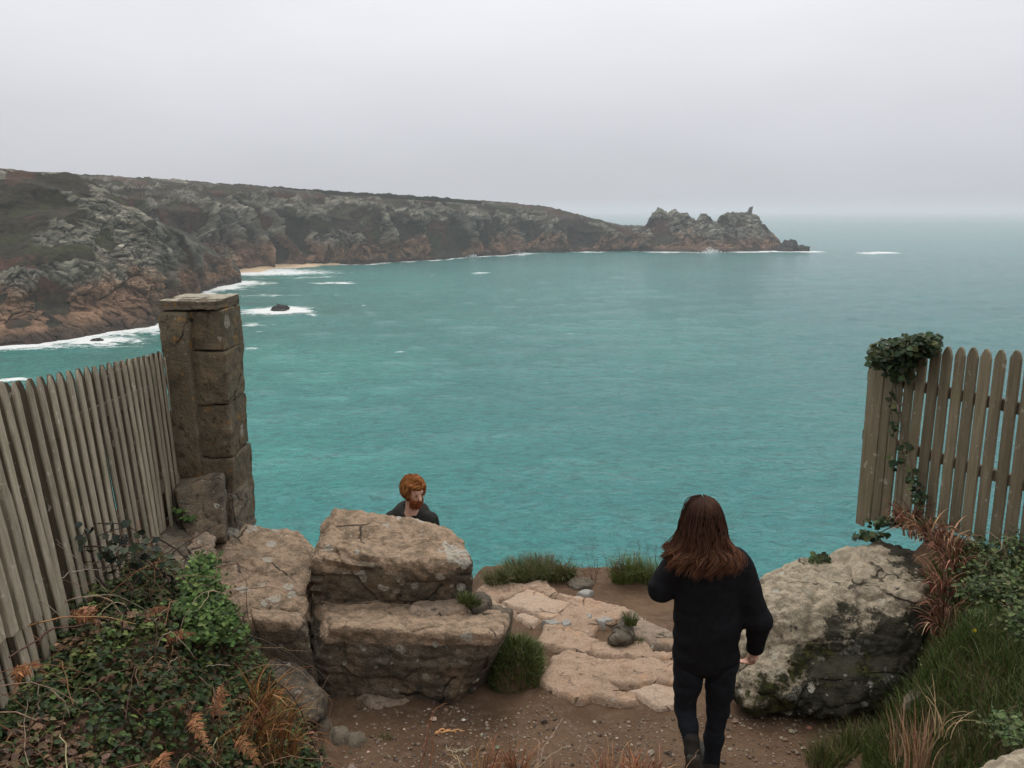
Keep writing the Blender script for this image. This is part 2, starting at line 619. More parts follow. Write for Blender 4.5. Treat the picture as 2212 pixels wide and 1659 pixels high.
c = m.mix(m.attr('churn', 'Fac'), c, (.018, .135, .112))
fn = m.noise(1, 7, .72, wcoord((.10, .20, 1), .3), .8)
fn2 = m.noise(1, 4, .7, wcoord((.9, 1.3, 1)))
lace = m.math('SUBTRACT', .8, m.math('MULTIPLY', m.math('ABSOLUTE', m.math('SUBTRACT', m.noise(1, 5, .6, wcoord((.07, .15, 1), .2), 1.2), .5)), 7.0))
fo = m.math('ADD', fo, m.math('MULTIPLY', lace, m.math('MULTIPLY', m.ramp(fo, .05, .5), .30)))
fsum = m.math('ADD', fo, m.math('MULTIPLY', m.math('SUBTRACT', m.math('ADD', m.math('MULTIPLY', fn, .75), m.math('MULTIPLY', fn2, .25)), .5), 2.6))
fmask = m.ramp(fsum, .46, .86)
c = m.mix(fmask, c, (.80, .83, .83))
w1 = m.noise(1, 3, .55, wcoord((.17, .27, 1), .25), .5)
w2 = m.noise(1, 3, .6, wcoord((.45, .78, 1), -.15), .5)
w3 = m.noise(1, 2, .6, wcoord((2.1, 3.8, 1), .1))
hh = m.math('ADD', m.math('MULTIPLY', w1, 1.15), m.math('ADD', m.math('MULTIPLY', w2, .62), m.math('MULTIPLY', w3, .20)))
M_SEA = m.done(c, m.math('ADD', .16, m.math('MULTIPLY', fmask, .7)), m.bump(hh, 1.0, 2.1), IOR=1.33, Specular_IOR_Level=.5)


def cloth_mat(name, col, scale, rough=.95, sheen=.0, knit=False):
    m = Mat(name)
    n = m.noise(scale, 5, .7)
    f = m.noise(scale * 12, 3, .7)
    c = m.mix(1.0, col, grey(m, m.ramp(m.math('ADD', m.math('MULTIPLY', n, .6), m.math('MULTIPLY', f, .4)), .25, .75, .55, 1.5)), 'MULTIPLY')
    return m.done(c, rough, m.bump(m.math('ADD', n, m.math('MULTIPLY', f, .3)), .5, .008), Specular_IOR_Level=.15)


M_SWEATER = cloth_mat('black_wool', (.0085, .0085, .0105), 30)
M_JEANS = cloth_mat('dark_denim', (.0125, .015, .020), 22)
M_JACKET = cloth_mat('dark_jacket', (.020, .020, .018), 20, .8)
M_SHIRT = cloth_mat('black_shirt', (.010, .010, .012), 20)
M_SHOE = cloth_mat('shoe_leather', (.022, .020, .018), 24, .6)
M_SOLE = cloth_mat('shoe_sole', (.060, .052, .045), 40, .8)
m = Mat('skin')
M_SKIN = m.done(m.mix(m.ramp(m.noise(30, 3), .4, .6), (.60, .36, .27), (.54, .29, .21)), .55, None, Specular_IOR_Level=.35)
m = Mat('hair')
M_HAIR = m.done(m.attr('col'), .5, None, Specular_IOR_Level=.10)
m = Mat('eye')
M_EYE = m.done((.03, .025, .02), .2)

# ------------------------------------------------------------------ far land: cliffs, headland, beach
GREY, HEATH, BRACK, GREEN, ORNG, WET = (np.array(c) for c in (
    (.165, .156, .124), (.028, .024, .015), (.060, .032, .021), (.037, .039, .018), (.185, .112, .070), (.030, .024, .020)))
SHORE = []


def cliff(name, xs, yw, ys, run, nrow, g, h, seed, rock_bias, style, back=500.0, amp=1.0, crest=.12, zback=-4.0):
    """Land in strips running from the water's edge to the crest and over it. xs: bearings, yw/ys: where water line and crest stand."""
    xs = np.asarray(xs, float)
    rx, rz = ray(xs, yw)
    D0 = SEA_Z / rz
    Wp = P(xs, yw, D0)
    Sp = P(xs, ys, D0 + run)
    t = np.linspace(-.05, 1, nrow)
    tp = np.clip(t, 0, 1)
    G, H = g(tp)[:, None], h(tp)[:, None]
    X = Wp[None, :, 0] + (Sp - Wp)[None, :, 0] * G
    Y = Wp[None, :, 1] + (Sp - Wp)[None, :, 1] * G
    Z = SEA_Z + (Sp[None, :, 2] - SEA_Z) * H
    neg = np.clip(-t, 0, 1)[:, None] / .05
    Z = Z - 7 * neg
    T = np.broadcast_to(t[:, None], X.shape)
    p = np.stack([X, Y, Z], -1)
    nrm_ = np.cross(np.gradient(p, axis=1), np.gradient(p, axis=0))
    nrm_ /= np.linalg.norm(nrm_, axis=-1, keepdims=True) + 1e-9
    for _ in range(30):                         # the lie of the land, smoothed
        nrm_[:, 1:-1] = (nrm_[:, :-2] + 2 * nrm_[:, 1:-1] + nrm_[:, 2:]) / 4
        nrm_[1:-1] = (nrm_[:-2] + 2 * nrm_[1:-1] + nrm_[2:]) / 4
    nrm_ *= np.where((nrm_ * p).sum(-1, keepdims=True) > 0, -1, 1)
    nrm_ /= np.linalg.norm(nrm_, axis=-1, keepdims=True) + 1e-9
    nrm_[..., 2] = np.clip(nrm_[..., 2], 0, .40)
    env = (.35 + .65 * ss(-.02, .2, T)) * (crest + (1 - crest) * (1 - ss(.80, 1.0, T)))
    wv = fbm(p / 16, 2, seed + 40)[..., None] * np.array([2.5, 2.5, 2.0])
    q = p + wv
    butt = 1 - 2 * np.abs(fbm(q / np.array([40., 40., 150.]), 2, seed))            # ribs with gullies between
    R = fbm(q / np.array([40., 40., 34.]), 3, seed + 3) * .8 + (butt - .35) * .95 + rock_bias(T, xs[None, :] + 0 * T) + fbm(q / 11, 4, seed + 30) * .75
    rock = ss(-.08, .10, R)
    e1, cell, tl1 = facets(q / np.array([9., 9., 20.]), seed + 7)
    e3, cell3, tl3 = facets((q + 7) / np.array([1.7, 1.7, 2.6]), seed + 9)
    e2, cell2, tl2 = facets((q + 3) / np.array([3.8, 3.8, 7.5]), seed + 8)
    blocks = (cell - .45) * 5.0 + tl1 * 6.5 + (cell2 - .45) * 2.2 + tl2 * 3.6 + tl3 * 1.5 + (cell3 - .5) * .8 - 3.4 * np.exp(-e1 / .10) - 1.5 * np.exp(-e2 / .12)
    strata = np.abs(((q[..., 2] * .9 + q[..., 0] * .35 + 3 * fbm(q / 14, 2, seed + 50)) / 4.2) % 1 - .5) * 2
    blocks = blocks + style * (strata - .5) * 2.0 * (1 - ss(.25, .5, T))
    d = env * amp * (13 * (butt - .2) + rock * (2.6 + blocks) + (1 - rock) * (1.3 * fbm(p / 5, 3, seed + 20) + .6 * np.maximum(0, fbm(p / 2.2, 2, seed + 19))) + 3.5 * fbm(p / 26, 2, seed + 12))
    p = p.copy()
    p[..., :2] += nrm_[..., :2] * d[..., None]
    p[..., 2] += d * nrm_[..., 2] * ss(.02, .2, T)
    # crest detail: low bushes and boulders on the skyline
    p[..., 2] += ss(.93, 1, T) * (fbm(p / 11, 3, seed + 60) * 1.0 + np.maximum(0, fbm(p / 4.5, 2, seed + 61)) * 1.3) * min(1.7, crest / .12)
    # colours of rock, heath, bracken and turf, each patch with its own outline
    v1, v2 = fbm(q / 30, 4, seed + 21), fbm(q / 12, 4, seed + 22)
    lich = fbm(q / 7, 3, seed + 23)
    zrel = (p[..., 2] - SEA_Z)
    oz = ss(34, 15, zrel + 13 * v1 + 5 * v2)
    rockc = GREY * (1 + .45 * lich[..., None]) * (1 + .5 * (cell2 - .5) + .35 * (cell - .5))[..., None] * (1 + .40 * fbm(q / np.array([5., 5., 38.]), 3, seed + 90))[..., None]
    rockc = rockc * (1 - .45 * ss(.1, .5, v2))[..., None] + np.array([.11, .105, .075]) * (.45 * ss(.1, .5, v2))[..., None]
    rc = rockc * (1 - oz[..., None]) + ORNG * (1 + .35 * lich[..., None]) * (.62 + .6 * cell)[..., None] * oz[..., None]
    v3 = fbm(q / 3.2, 3, seed + 27)
    vegc = HEATH * (1 + .45 * v2[..., None] + .45 * v3[..., None])
    bm = ss(.10, .40, v1 + .2 * lich + .15 * v3)[..., None]
    vegc = vegc * (1 - bm) + BRACK * bm
    gm = ss(.22, .5, fbm(q / 22, 3, seed + 25) - .14 + .3 * ss(.9, 1.0, T) + .1 * v2)[..., None]
    vegc = vegc * (1 - gm) + GREEN * gm
    col = rc * rock[..., None] + vegc * (1 - rock[..., None])
    wet = ss(7, 2.0, zrel + 2.5 * v2)[..., None]
    col = col * (1 - .8 * wet) + WET * .8 * wet
    # plateau behind the crest
    nb = 14
    last = p[-1]
    o2 = last[:, :2] / np.linalg.norm(last[:, :2], axis=1, keepdims=True)
    bk = np.linspace(0, 1, nb + 1)[1:] ** 2
    PB = np.repeat(last[None], nb, 0).copy()
    PB[..., :2] += o2[None] * (bk[:, None] * back)[..., None]
    PB[..., 2] += bk[:, None] * zback if zback > SEA_Z / 2 else (SEA_Z - 8 - last[None, :, 2]) * ss(0, 1, bk ** .5)[:, None]
    pc = np.where(fbm(PB / 40, 3, seed + 70)[..., None] > 0, GREEN, HEATH) if zback > SEA_Z / 2 else np.broadcast_to(GREY * .8, PB.shape)
    V = np.concatenate([p, PB], 0)
    C = np.concatenate([np.clip(col, .01, .9), pc], 0)
    o = obj(name, V.reshape(-1, 3), grid_faces(V.shape[0], V.shape[1]), M_CLIFF, None, False, {'col': C.reshape(-1, 3)}, recentre=False)
    tag(o, kind='structure')
    zz = p[:nrow // 3].reshape(-1, 3)
    zz = zz[np.abs(zz[:, 2] - SEA_Z) < 2.5]
    SHORE.append(zz[::2, :2])
    return p


def ip(pts, xs):
    a = np.array(pts, float)
    return np.interp(xs, a[:, 0], a[:, 1])


# far wall of the bay
xs = np.linspace(60, 1402, 1150)
yw = ip([(60, 612), (330, 600), (505, 588), (600, 577), (720, 571), (790, 571), (840, 567), (900, 563), (980, 560), (1000, 556), (1110, 549), (1130, 545), (1200, 545), (1330, 543), (1402, 542)], xs)
ys = ip([(60, 375), (192, 378), (330, 386), (500, 398), (620, 407), (720, 414), (850, 422), (930, 427), (1030, 433), (1100, 438), (1180, 447), (1230, 458), (1280, 471), (1320, 484), (1345, 493), (1402, 494)], xs)
run = ip([(60, 230), (900, 230), (1100, 260), (1230, 160), (1330, 70), (1402, 40)], xs)
cliff('far_cliffs', xs, yw, ys, run, 230,
      lambda t: np.where(t < .55, .16 * (t / .55), .16 + .84 * ((t - .55) / .45) ** 1.25),
      lambda t: np.where(t < .55, .62 * (t / .55) ** .95, .62 + .38 * ((t - .55) / .45) ** .8), 101,
      lambda T, x: .16 - 1.0 * ss(.58, .90, T) + .25 * ss(.35, .1, T) - .35 * ss(.4, .7, T) * ss(1050, 1200, x) * ss(1300, 1200, x) + .55 * ss(.05, .0, T), 0.0)

# nearer spur on the near side of the beach
xs = np.concatenate([np.linspace(-760, -20, 130), np.linspace(-18, 521, 700)])
yw = ip([(-760, 800), (0, 749), (80, 744), (175, 728), (240, 716), (335, 704), (400, 655), (440, 628), (480, 617), (521, 610)], xs)
ys = ip([(-760, 330), (-200, 356), (0, 365), (100, 371), (170, 377), (216, 402), (280, 440), (332, 474), (400, 510), (444, 539), (480, 566), (508, 580), (521, 604)], xs)
run = ip([(-760, 170), (0, 140), (192, 135), (280, 110), (400, 66), (480, 34), (521, 10)], xs)
cliff('near_cliffs', xs, yw, ys, run, 330, lambda t: t ** 1.05, lambda t: np.where(t < .3, .36 * (t / .3) ** .85, .36 + .64 * (t - .3) / .7), 211,
      lambda T, x: .14 - .62 * ss(.62, .95, T) * ss(330, 150, x) + .40 * ss(150, 260, x) * ss(1.0, .6, T) * (T > .3) + 1.1 * ss(.46, .30, T) - .9 * ss(.46, .40, T) * ss(.30, .36, T) * ss(20, 90, x) * ss(300, 240, x) - .5 * ss(.5, .7, T) * ss(120, 20, x), .9,
      amp=.62, back=400, crest=.05)

# the rocky headland at the end
xs = np.linspace(1376, 1689, 420)
ys = ip([(1376, 494), (1390, 488), (1398, 475), (1410, 460), (1418, 454), (1426, 450), (1434, 456), (1442, 460), (1452, 457), (1462, 456), (1474, 460), (1484, 461), (1494, 471), (1506, 476), (1513, 466), (1519, 463),
        (1530, 464), (1538, 467), (1544, 479), (1550, 470), (1554, 466), (1570, 460), (1584, 461), (1596, 459), (1610, 459), (1623, 460), (1634, 466), (1642, 472), (1650, 483), (1660, 492), (1670, 505), (1682, 520), (1689, 538)], xs)
yw = ip([(1376, 543), (1480, 544), (1530, 545.5), (1600, 544), (1689, 541)], xs)
run = ip([(1376, 40), (1420, 75), (1650, 75), (1689, 8)], xs)
cliff('headland', xs, yw, ys, run, 180, lambda t: t ** .9, lambda t: t ** .95, 307,
      lambda T, x: .65 - .5 * ss(.05, .3, T) * ss(.75, .4, T) * ss(1500, 1450, x), .3, back=70, amp=.72, crest=.30, zback=-99)

# sand at the foot of the far wall
sx = np.linspace(495, 735, 90)
syw = ip([(495, 594), (510, 592), (560, 587), (600, 580), (640, 578), (690, 575), (735, 572.5)], sx)
a = PZ(sx, syw, SEA_Z)
rows = []
for k, (dd, zz) in enumerate(((-8, -.8), (0, .12), (14, 1.3), (34, 3.4), (60, 5.0))):
    q = a.copy()
    q[:, 1] += dd
    q[:, 0] += dd * ray(sx, syw)[0]
    q[:, 2] = SEA_Z + zz
    rows.append(q)
V = np.stack(rows)
tag(obj('beach', V.reshape(-1, 3), grid_faces(5, len(sx)), M_SAND), kind='structure')


def sea_rock(name, px, py, w, h, label, seed, squash=.8, group=None):
    c = PZ(px, py, SEA_Z)
    th, ph = np.meshgrid(np.linspace(0, 2 * math.pi, 49)[:-1], np.linspace(0, math.pi, 26))
    d = np.stack([np.cos(th) * np.sin(ph), np.sin(th) * np.sin(ph) * squash, np.cos(ph)], -1)
    r = 1 + .35 * fbm(d * 1.7 + seed, 3, seed) + .22 * (voro(d * 2.6 + seed, seed)[2] - .5)
    V = d * r[..., None] * np.array([w, w, h])
    V[..., 0] += V[..., 2] * .25
    V = V + c
    n = fbm(V / 4, 3, seed)[..., None]
    o = obj(name, V.reshape(-1, 3), grid_faces(26, 48, True), M_CLIFF, None, False, {'col': np.clip((np.array([.040, .035, .030]) * (1 + .5 * n)).reshape(-1, 3), .005, 1)})
    SHORE.append(V.reshape(-1, 3)[np.abs(V.reshape(-1, 3)[:, 2] - SEA_Z) < h * .35][:, :2])
    return tag(o, label, 'rock', group)


sea_rock('sea_rock', 603, 670, 5.6, 3.2, 'small black rock awash in foam off the beach', 5)
sea_rock('sea_rock', 210, 736, 2.6, 1.2, 'low dark rock awash in white surf under the near cliffs', 9)
sea_rock('islet', 1701, 542, 20, 17, 'dark rocky islet just off the tip of the headland', 14)
sea_rock('islet', 1728, 542.5, 13, 8, 'lowest dark rock on the seaward side of the islet', 15)

# the balanced block on the headland's crest
c = P(1617, 462, 1290.0)
V = []
for k in range(2):
    for (dx, dy) in ((-3.2, -3), (3.2, -3), (3.6, 3), (-2.8, 3)):
        V.append((c[0] + dx * (1 - .25 * k) + 3.2 * k, c[1] + dy, c[2] - 2 + 11.5 * k + (1.6 if dx > 0 and k else 0)))
o = obj('logan_stone', V, [np.array([[0, 1, 5, 4], [1, 2, 6, 5], [2, 3, 7, 6], [3, 0, 4, 7], [4, 5, 6, 7], [0, 3, 2, 1]])], M_CLIFF, None, False, {'col': np.tile(GREY * .7, (8, 1))})
o.name = 'balanced_boulder'
tag(o, 'tilted boulder standing upright on the highest crest of the headland', 'boulder')

# spray bursting against the headland and white water
bag = Bag()
for (px, py, w, h, n) in ((1533, 545, 8, 6, 420), (1024, 556, 5, 5, 90), (1121, 548, 8, 4, 90)):
    c = PZ(px, py, SEA_Z) + np.array([0, -9, 0])
    for i in range(n):
        r = RNG.uniform(.15, .65)
        zz = abs(RNG.normal(0, .45)) * h
        q = c + np.array([RNG.normal(0, w * (.9 - .4 * min(1, zz / h))), RNG.normal(0, 2.0), zz])
        d = np.array([[1, 0, 0], [-1, 0, 0], [0, 1, 0], [0, -1, 0], [0, 0, 1], [0, 0, -1.]]) * r * RNG.uniform(.7, 1.2, (6, 1))
        bag.add(q + d, np.array([[0, 2, 4], [2, 1, 4], [1, 3, 4], [3, 0, 4], [2, 0, 5], [1, 2, 5], [3, 1, 5], [0, 3, 5]]), np.array([.85, .87, .87]))
o = bag.build('sea_spray', M_FOAM)
tag(o, 'white spray of waves bursting at the foot of the far cliffs', 'spray', kind='stuff')

# field hedge along the skyline
bag = Bag()
hx = np.linspace(505, 1040, 420)
hy = ip([(500, 398), (620, 407), (720, 414), (850, 422), (930, 427), (1040, 434)], hx) + .5
hb = P(hx, hy, 1150.0 + 0 * hx)
ht = 1.5 + 1.6 * fbm(hb / 14, 3, 77) + 1.0 * fbm(hb / 4, 2, 78)
ht = np.where(fbm(hb / 60, 2, 79) > .55, .2, np.maximum(.3, ht))
V = np.stack([hb + np.stack([0 * hx, 0 * hx - 2.5, 0 * hx - 4], 1), hb + np.stack([0 * hx, 0 * hx - 1.5, ht * .8], 1), hb + np.stack([0 * hx, 0 * hx + 1.5, ht], 1), hb + np.stack([0 * hx, 0 * hx + 2.5, 0 * hx - 4], 1)])
o = obj('hedge', V.reshape(-1, 3), grid_faces(4, len(hx)), M_CLIFF, None, True, {'col': np.tile(np.array([.030, .032, .022]), (4 * len(hx), 1))})
tag(o, 'long dark hedge along the skyline above the far cliffs', 'hedge')

# ------------------------------------------------------------------ sea
ia = np.concatenate([np.radians(np.linspace(-100, -37, 60)[:-1]), np.radians(np.linspace(-37, 37, 760)), np.radians(np.linspace(37, 100, 60)[1:])])
ir = np.concatenate([np.linspace(1 / 28., 1 / 110., 30)[:-1], np.linspace(1 / 110., 1 / 6000., 390), [1 / 8000., 1 / 11000., 1 / 16000., 1 / 24000., 1 / 36000.]])
rr = 1 / ir
SX, SY = np.outer(rr, np.sin(ia)), np.outer(rr, np.cos(ia))
SP3 = np.stack([SX, SY, 0 * SX], -1)
kd_pts = np.concatenate(SHORE)
kd = kdtree.KDTree(len(kd_pts))
for i, q in enumerate(kd_pts):
    kd.insert((q[0], q[1], 0), i)
kd.balance()
dist = np.full(SX.shape, 400.0)
sel = np.argwhere((SY > 250) & (rr[:, None] < 1700) & (SX < 520) & (SX > -900) & (np.abs(ia)[None] < .66))
for i, j in sel:
    dist[i, j] = kd.find((SX[i, j], SY[i, j], 0))[2]
n1, n2 = fbm(SP3 / 90, 3, 500), fbm(SP3 / 24, 3, 501)
foam = .95 * np.exp(-dist / (6 + 3 * n1)) + .36 * np.exp(-dist / 30.)
# projected picture of the sheet: where each bearing and range lies, to place surf lines measured from the photograph
vx = SX / SY


def at_patch(px, py, wx, ry, k):
    """a patch of white water round a point, wx metres along and ry metres deep"""
    global foam
    c = PZ(px, py, SEA_Z)
    e = ((SX - c[0]) / wx) ** 2 + ((SY - c[1]) / ry) ** 2
    foam = foam + k * np.exp(-e * 1.2)


for a in ((1892, 547, 30, 26, 1.3), (1870, 547, 22, 14, .8), (1925, 547, 16, 14, .8), (603, 668, 18, 22, .16), (550, 672, 18, 26, .16), (545, 700, 10, 14, .45), (640, 672, 10, 10, .4),
          (560, 592, 60, 40, .55), (620, 584, 60, 34, .45), (480, 622, 34, 24, .5), (545, 612, 34, 14, .42), (740, 611, 18, 12, .75), (700, 612, 20, 9, .5), (1034, 590, 12, 22, .62),
          (545, 752, 7, 6, .7), (600, 705, 12, 5, .45), (676, 681, 6, 6, .6), (30, 820, 9, 6, .75), (60, 750, 60, 14, .32), (200, 735, 40, 16, .30), (300, 716, 40, 14, .30), (1740, 543, 30, 26, 1.0), (1650, 545, 30, 20, .5),
          (1440, 545, 40, 16, .5), (1130, 548, 40, 22, .6), (690, 590, 90, 26, .34), (560, 640, 30, 20, .34)):
    at_patch(*a)
# long-crested surf lines rolling in to the beach
for (px, py, half, th, k) in ((545, 605, 120, 5, .5), (560, 627, 90, 4, .38), (580, 640, 80, 3, .3), (640, 600, 130, 5, .42)):
    c = PZ(px, py, SEA_Z)
    crv = SY - c[1] - .35 * (SX - c[0]) - 9 * n1
    foam = foam + k * np.exp(-(crv / th) ** 2) * np.exp(-((SX - c[0]) / half) ** 2)
foam = foam - .06 + .10 * n2 * (foam > .08)
caps = np.maximum(0, fbm(SP3 / np.array([16., 9., 1]), 3, 510) - .72) * 1.0 * ss(1100, 700, dist * 3)
foam = np.clip(foam + caps, 0, 1.4)
# shallows: pale green over sand close in, bluer where the bottom drops to seaward
px_eq = CX + FPX * vx * CP
tint = ss(.85, -.40, vx * 1.1 + (SY - 250) / 1600) * .8 + .25 * n1
tint = np.clip(tint, 0, 1)
churn = np.clip(.75 * np.exp(-np.maximum(0, dist - 8) / 55.) * ss(.15, -.25, vx) * (.7 + .8 * n2) + .25 * np.exp(-dist / 120.), 0, .8) * (SY > 250)
swell = .22 * np.sin((SY * .93 - SX * .36) / 6.5 + 2.2 * n1) * ss(60, 200, rr)[:, None] + .30 * fbm(SP3 / np.array([14., 8., 1.]), 2, 520)
swell = swell * ss(3000, 1200, rr)[:, None]
swell = swell + 1.2 * np.clip(foam - .5, 0, .8) * ss(2, 20, dist) * (.5 + n2)
V = np.stack([SX, SY, SEA_Z + swell], -1)
o = obj('sea', V.reshape(-1, 3), grid_faces(len(rr), len(ia))[:, ::-1], M_SEA, None, True, {'foam': foam.ravel(), 'tint': tint.ravel(), 'churn': churn.ravel()}, recentre=False)
tag(o, kind='structure')

# ------------------------------------------------------------------ near ground
EDGE = [(-60, 6.9), (-2.2, 6.9), (-1.3, 7.1), (-.7, 7.6), (-.3, 7.75), (.4, 7.7), (1.0, 7.75), (1.8, 7.5), (2.3, 6.9), (3, 6.95), (60, 6.95)]


def ground(x, y):
    x, y = np.broadcast_arrays(np.asarray(x, float), np.asarray(y, float))
    path = np.where(y > 4.4, -3.28 - .05 * (y - 4.4), -3.28 + .37 * (4.4 - np.maximum(y, -8)))
    path = path - .45 * ss(-.25, -.65, x) * ss(6.15, 6.5, y)
    sh = .8 * ss(4.5, 5.3, y)
    sl = ss(-1.05, -1.85, x + sh)
    zl = -2.10 - .09 * (y - 3.8)
    zl = np.where(y < 3, np.maximum(zl, path), zl)
    sr = ss(1.75 + .75 * ss(4.3, 4.9, y) + .45 * ss(5.7, 6.2, y), 2.75 + .30 * ss(4.3, 4.9, y) + .35 * ss(5.7, 6.2, y), x) * (1 - .35 * ss(4.9, 4.2, y) * ss(2.6, 2.0, x))
    zr = np.maximum(-2.38, path)
    z = path + (zl - path) * sl + (zr - path) * sr
    p = np.stack([x, y, 0 * x], -1)
    z = z + .035 * fbm(p * 1.6, 3, 600) + .010 * fbm(p * 9, 3, 601)
    d = np.maximum(0, y - np.interp(x, *np.array(EDGE).T) - .12 * fbm(p * 2.2, 2, 602))
    d = np.maximum(d, (x - 2.93) * .944 + (y - 6.62) * .33 - .16)       # the land ends just outside the fence
    d = np.maximum(d, -x - (2.33 + .129 * (np.maximum(y, 2) - 3.75)) - .45)
    return np.maximum(z - 1.6 * d - .4 * d * ss(0, .5, d), SEA_Z - 4)


def PG(px, py, lift=0.0):
    """where the sight line meets the ground raised by lift"""
    rx, rz = (np.atleast_1d(q) for q in ray(px, py))
    D = np.arange(2.0, 9.0, .01)[:, None]
    hit = rz * D <= ground(rx * D, D + 0 * rx) + lift
    return np.where(hit.any(0), D[hit.argmax(0), 0], 7.6)


gx = np.concatenate([-np.geomspace(60, 4.05, 22), np.arange(-4, 5.01, .035), np.geomspace(5.1, 60, 22)])
gy = np.concatenate([-np.geomspace(20, .6, 12), np.arange(-.3, 2.0, .15), np.arange(2.0, 8.6, .035), np.geomspace(8.7, 60, 40)])
GX, GY = np.meshgrid(gx, gy)
V = np.stack([GX, GY, ground(GX, GY)], -1)
o = obj('ground', V.reshape(-1, 3), grid_faces(len(gy), len(gx)), M_SOIL, None, True, None, recentre=False)
tag(o, kind='structure')


# ------------------------------------------------------------------ rocks
def cube_sphere(n):
    g = np.linspace(-1, 1, n)
    A, B = np.meshgrid(g, g)
    one = np.ones_like(A)
    fs = [(A, B, one), (-A, B, -one), (one, -A, B)[0:0] or (one, A, B), (-one, -A, B), (-A, one, B), (A, -one, B)]
    V = np.concatenate([np.stack(f, -1).reshape(-1, 3) for f in fs])
    f = grid_faces(n, n)
    F = np.concatenate([f + k * n * n for k in range(6)])
    key = np.round(V * 1e5).astype(np.int64)
    _, idx, inv = np.unique(key, axis=0, return_index=True, return_inverse=True)
    return V[idx], inv.ravel()[F]


_CS = {}


def Z5(pts):
    return [(398 + .3467 * a, 1017.6 + .3467 * b, r * .3467 * 6 / 1805) for a, b, r in pts]


def hexrock(name, corners, mat, label=None, cat='boulder', rnd=.55, amp=.05, seed=0, n=44, strata=.0, parent=None, moss=None, wear=None, wearfn=None, spots=None, inflate=1.06, group=None, freq=1.0, cuts=6):
    """a stone filling the cage of eight corners (front-left, front-right, back-right, back-left at the foot, then the same at the top)"""
    if n not in _CS:
        _CS[n] = cube_sphere(n)
    Q, F = _CS[n]
    sph = Q / np.linalg.norm(Q, axis=1, keepdims=True)
    # superquadric rounding of the cage
    k = 2 / rnd ** .9
    r = (np.abs(sph) ** k).sum(1) ** (-1 / k)
    q = sph * r[:, None] * inflate
    u = (q + 1) / 2
    c = np.asarray(corners, float)
    w = lambda a, b, d: (u[:, 0] if a else 1 - u[:, 0]) * (u[:, 1] if b else 1 - u[:, 1]) * (u[:, 2] if d else 1 - u[:, 2])
    order = {0: (0, 0, 0), 1: (1, 0, 0), 2: (1, 1, 0), 3: (0, 1, 0), 4: (0, 0, 1), 5: (1, 0, 1), 6: (1, 1, 1), 7: (0, 1, 1)}
    V = sum(w(*order[i])[:, None] * c[i] for i in range(8))
    ctr = V.mean(0)
    rs = np.random.default_rng(seed + 1000)
    for _ in range(cuts):                       # flat faces where pieces have split away
        pn = rs.normal(0, 1, 3)
        pn[2] = abs(pn[2]) * .7
        pn /= np.linalg.norm(pn)
        sp_n = V @ pn
        thr = sp_n.max() - rs.uniform(.015, .065) * (sp_n.max() - sp_n.min())
        V = V - pn * (np.maximum(0, sp_n - thr) * .85)[:, None]
    nr = V - ctr
    ext = nr.max(0) - nr.min(0)
    nr = nr / (ext / 2) ** 2
    nr /= np.linalg.norm(nr, axis=1, keepdims=True) + 1e-9
    P0 = V * freq
    vo = voro(P0 * 2.6 + seed, seed)
    dsp = amp * (1.1 * fbm(P0 * 2.2 + seed, 3, seed) + .55 * fbm(P0 * 7 + seed, 3, seed + 4) + .34 * fbm(P0 * 22, 3, seed + 8) + .9 * (vo[2] - .5) - .55 * np.exp(-(vo[1] - vo[0]) / .05))
    if strata:
        ph = (V[:, 2] + .12 * V[:, 0] + .05 * fbm(P0 * 3, 2, seed + 9)) / .085
        dsp = dsp + strata * amp * (np.abs(ph % 1 - .5) * 2 - .5) * (fbm(P0 * 2.5, 2, seed + 15) > -.1)
    V = V + nr * dsp[:, None]
    at = {}
    if moss is not None:
        at['moss'] = moss(V)
    if spots is not None:                       # single lichen rosettes where they grow
        sv = np.zeros(len(V))
        u_, v_ = CX + FPX * V[:, 0] / (V[:, 1] * CP - V[:, 2] * SP), CY - FPX * (V[:, 1] * SP + V[:, 2] * CP) / (V[:, 1] * CP - V[:, 2] * SP)
        wn_ = fbm(V * 26, 3, seed + 30)
        for sx_, sy_, sr_ in spots:
            k_ = np.argmin(np.hypot(u_ - sx_, v_ - sy_) + 40 * (V[:, 1] - V[:, 1].min()))
            sv = np.maximum(sv, 1 - np.linalg.norm(V - V[k_], axis=1) / (sr_ * 1.1) + .55 * wn_)
        at['spots'] = np.clip(sv * 2.5, 0, 1)
    if wearfn is not None:
        at['wear'] = wearfn(V)
    if wear is not None:
        vn = 1 - np.clip((c[4:, 2].mean() - V[:, 2]) / wear[1], 0, 1)
        at['wear'] = np.clip(ss(.35, .8, vn + .25 * fbm(V * 4, 3, seed + 2)) * wear[0], 0, 1)
    o = obj(name, V, F, mat, parent, True, at)
    if label:
        tag(o, label, cat, group)
    return o


def cage(fbl, fbr, ftl, ftr, btl, btr, zb):
    """front foot, front top and back top given in picture units with distance; the back foot lies at zb under the back top"""
    a = [P(*fbl), P(*fbr)]
    t = [P(*ftl), P(*ftr), P(*btr), P(*btl)]
    a = [q + (q - w_) * .22 for q, w_ in zip(a, t)]
    b2, b3 = t[2].copy(), t[3].copy()
    b2[2] = zb
    b3[2] = zb
    return np.array([a[0], a[1], b2, b3, t[0], t[1], t[2], t[3]])


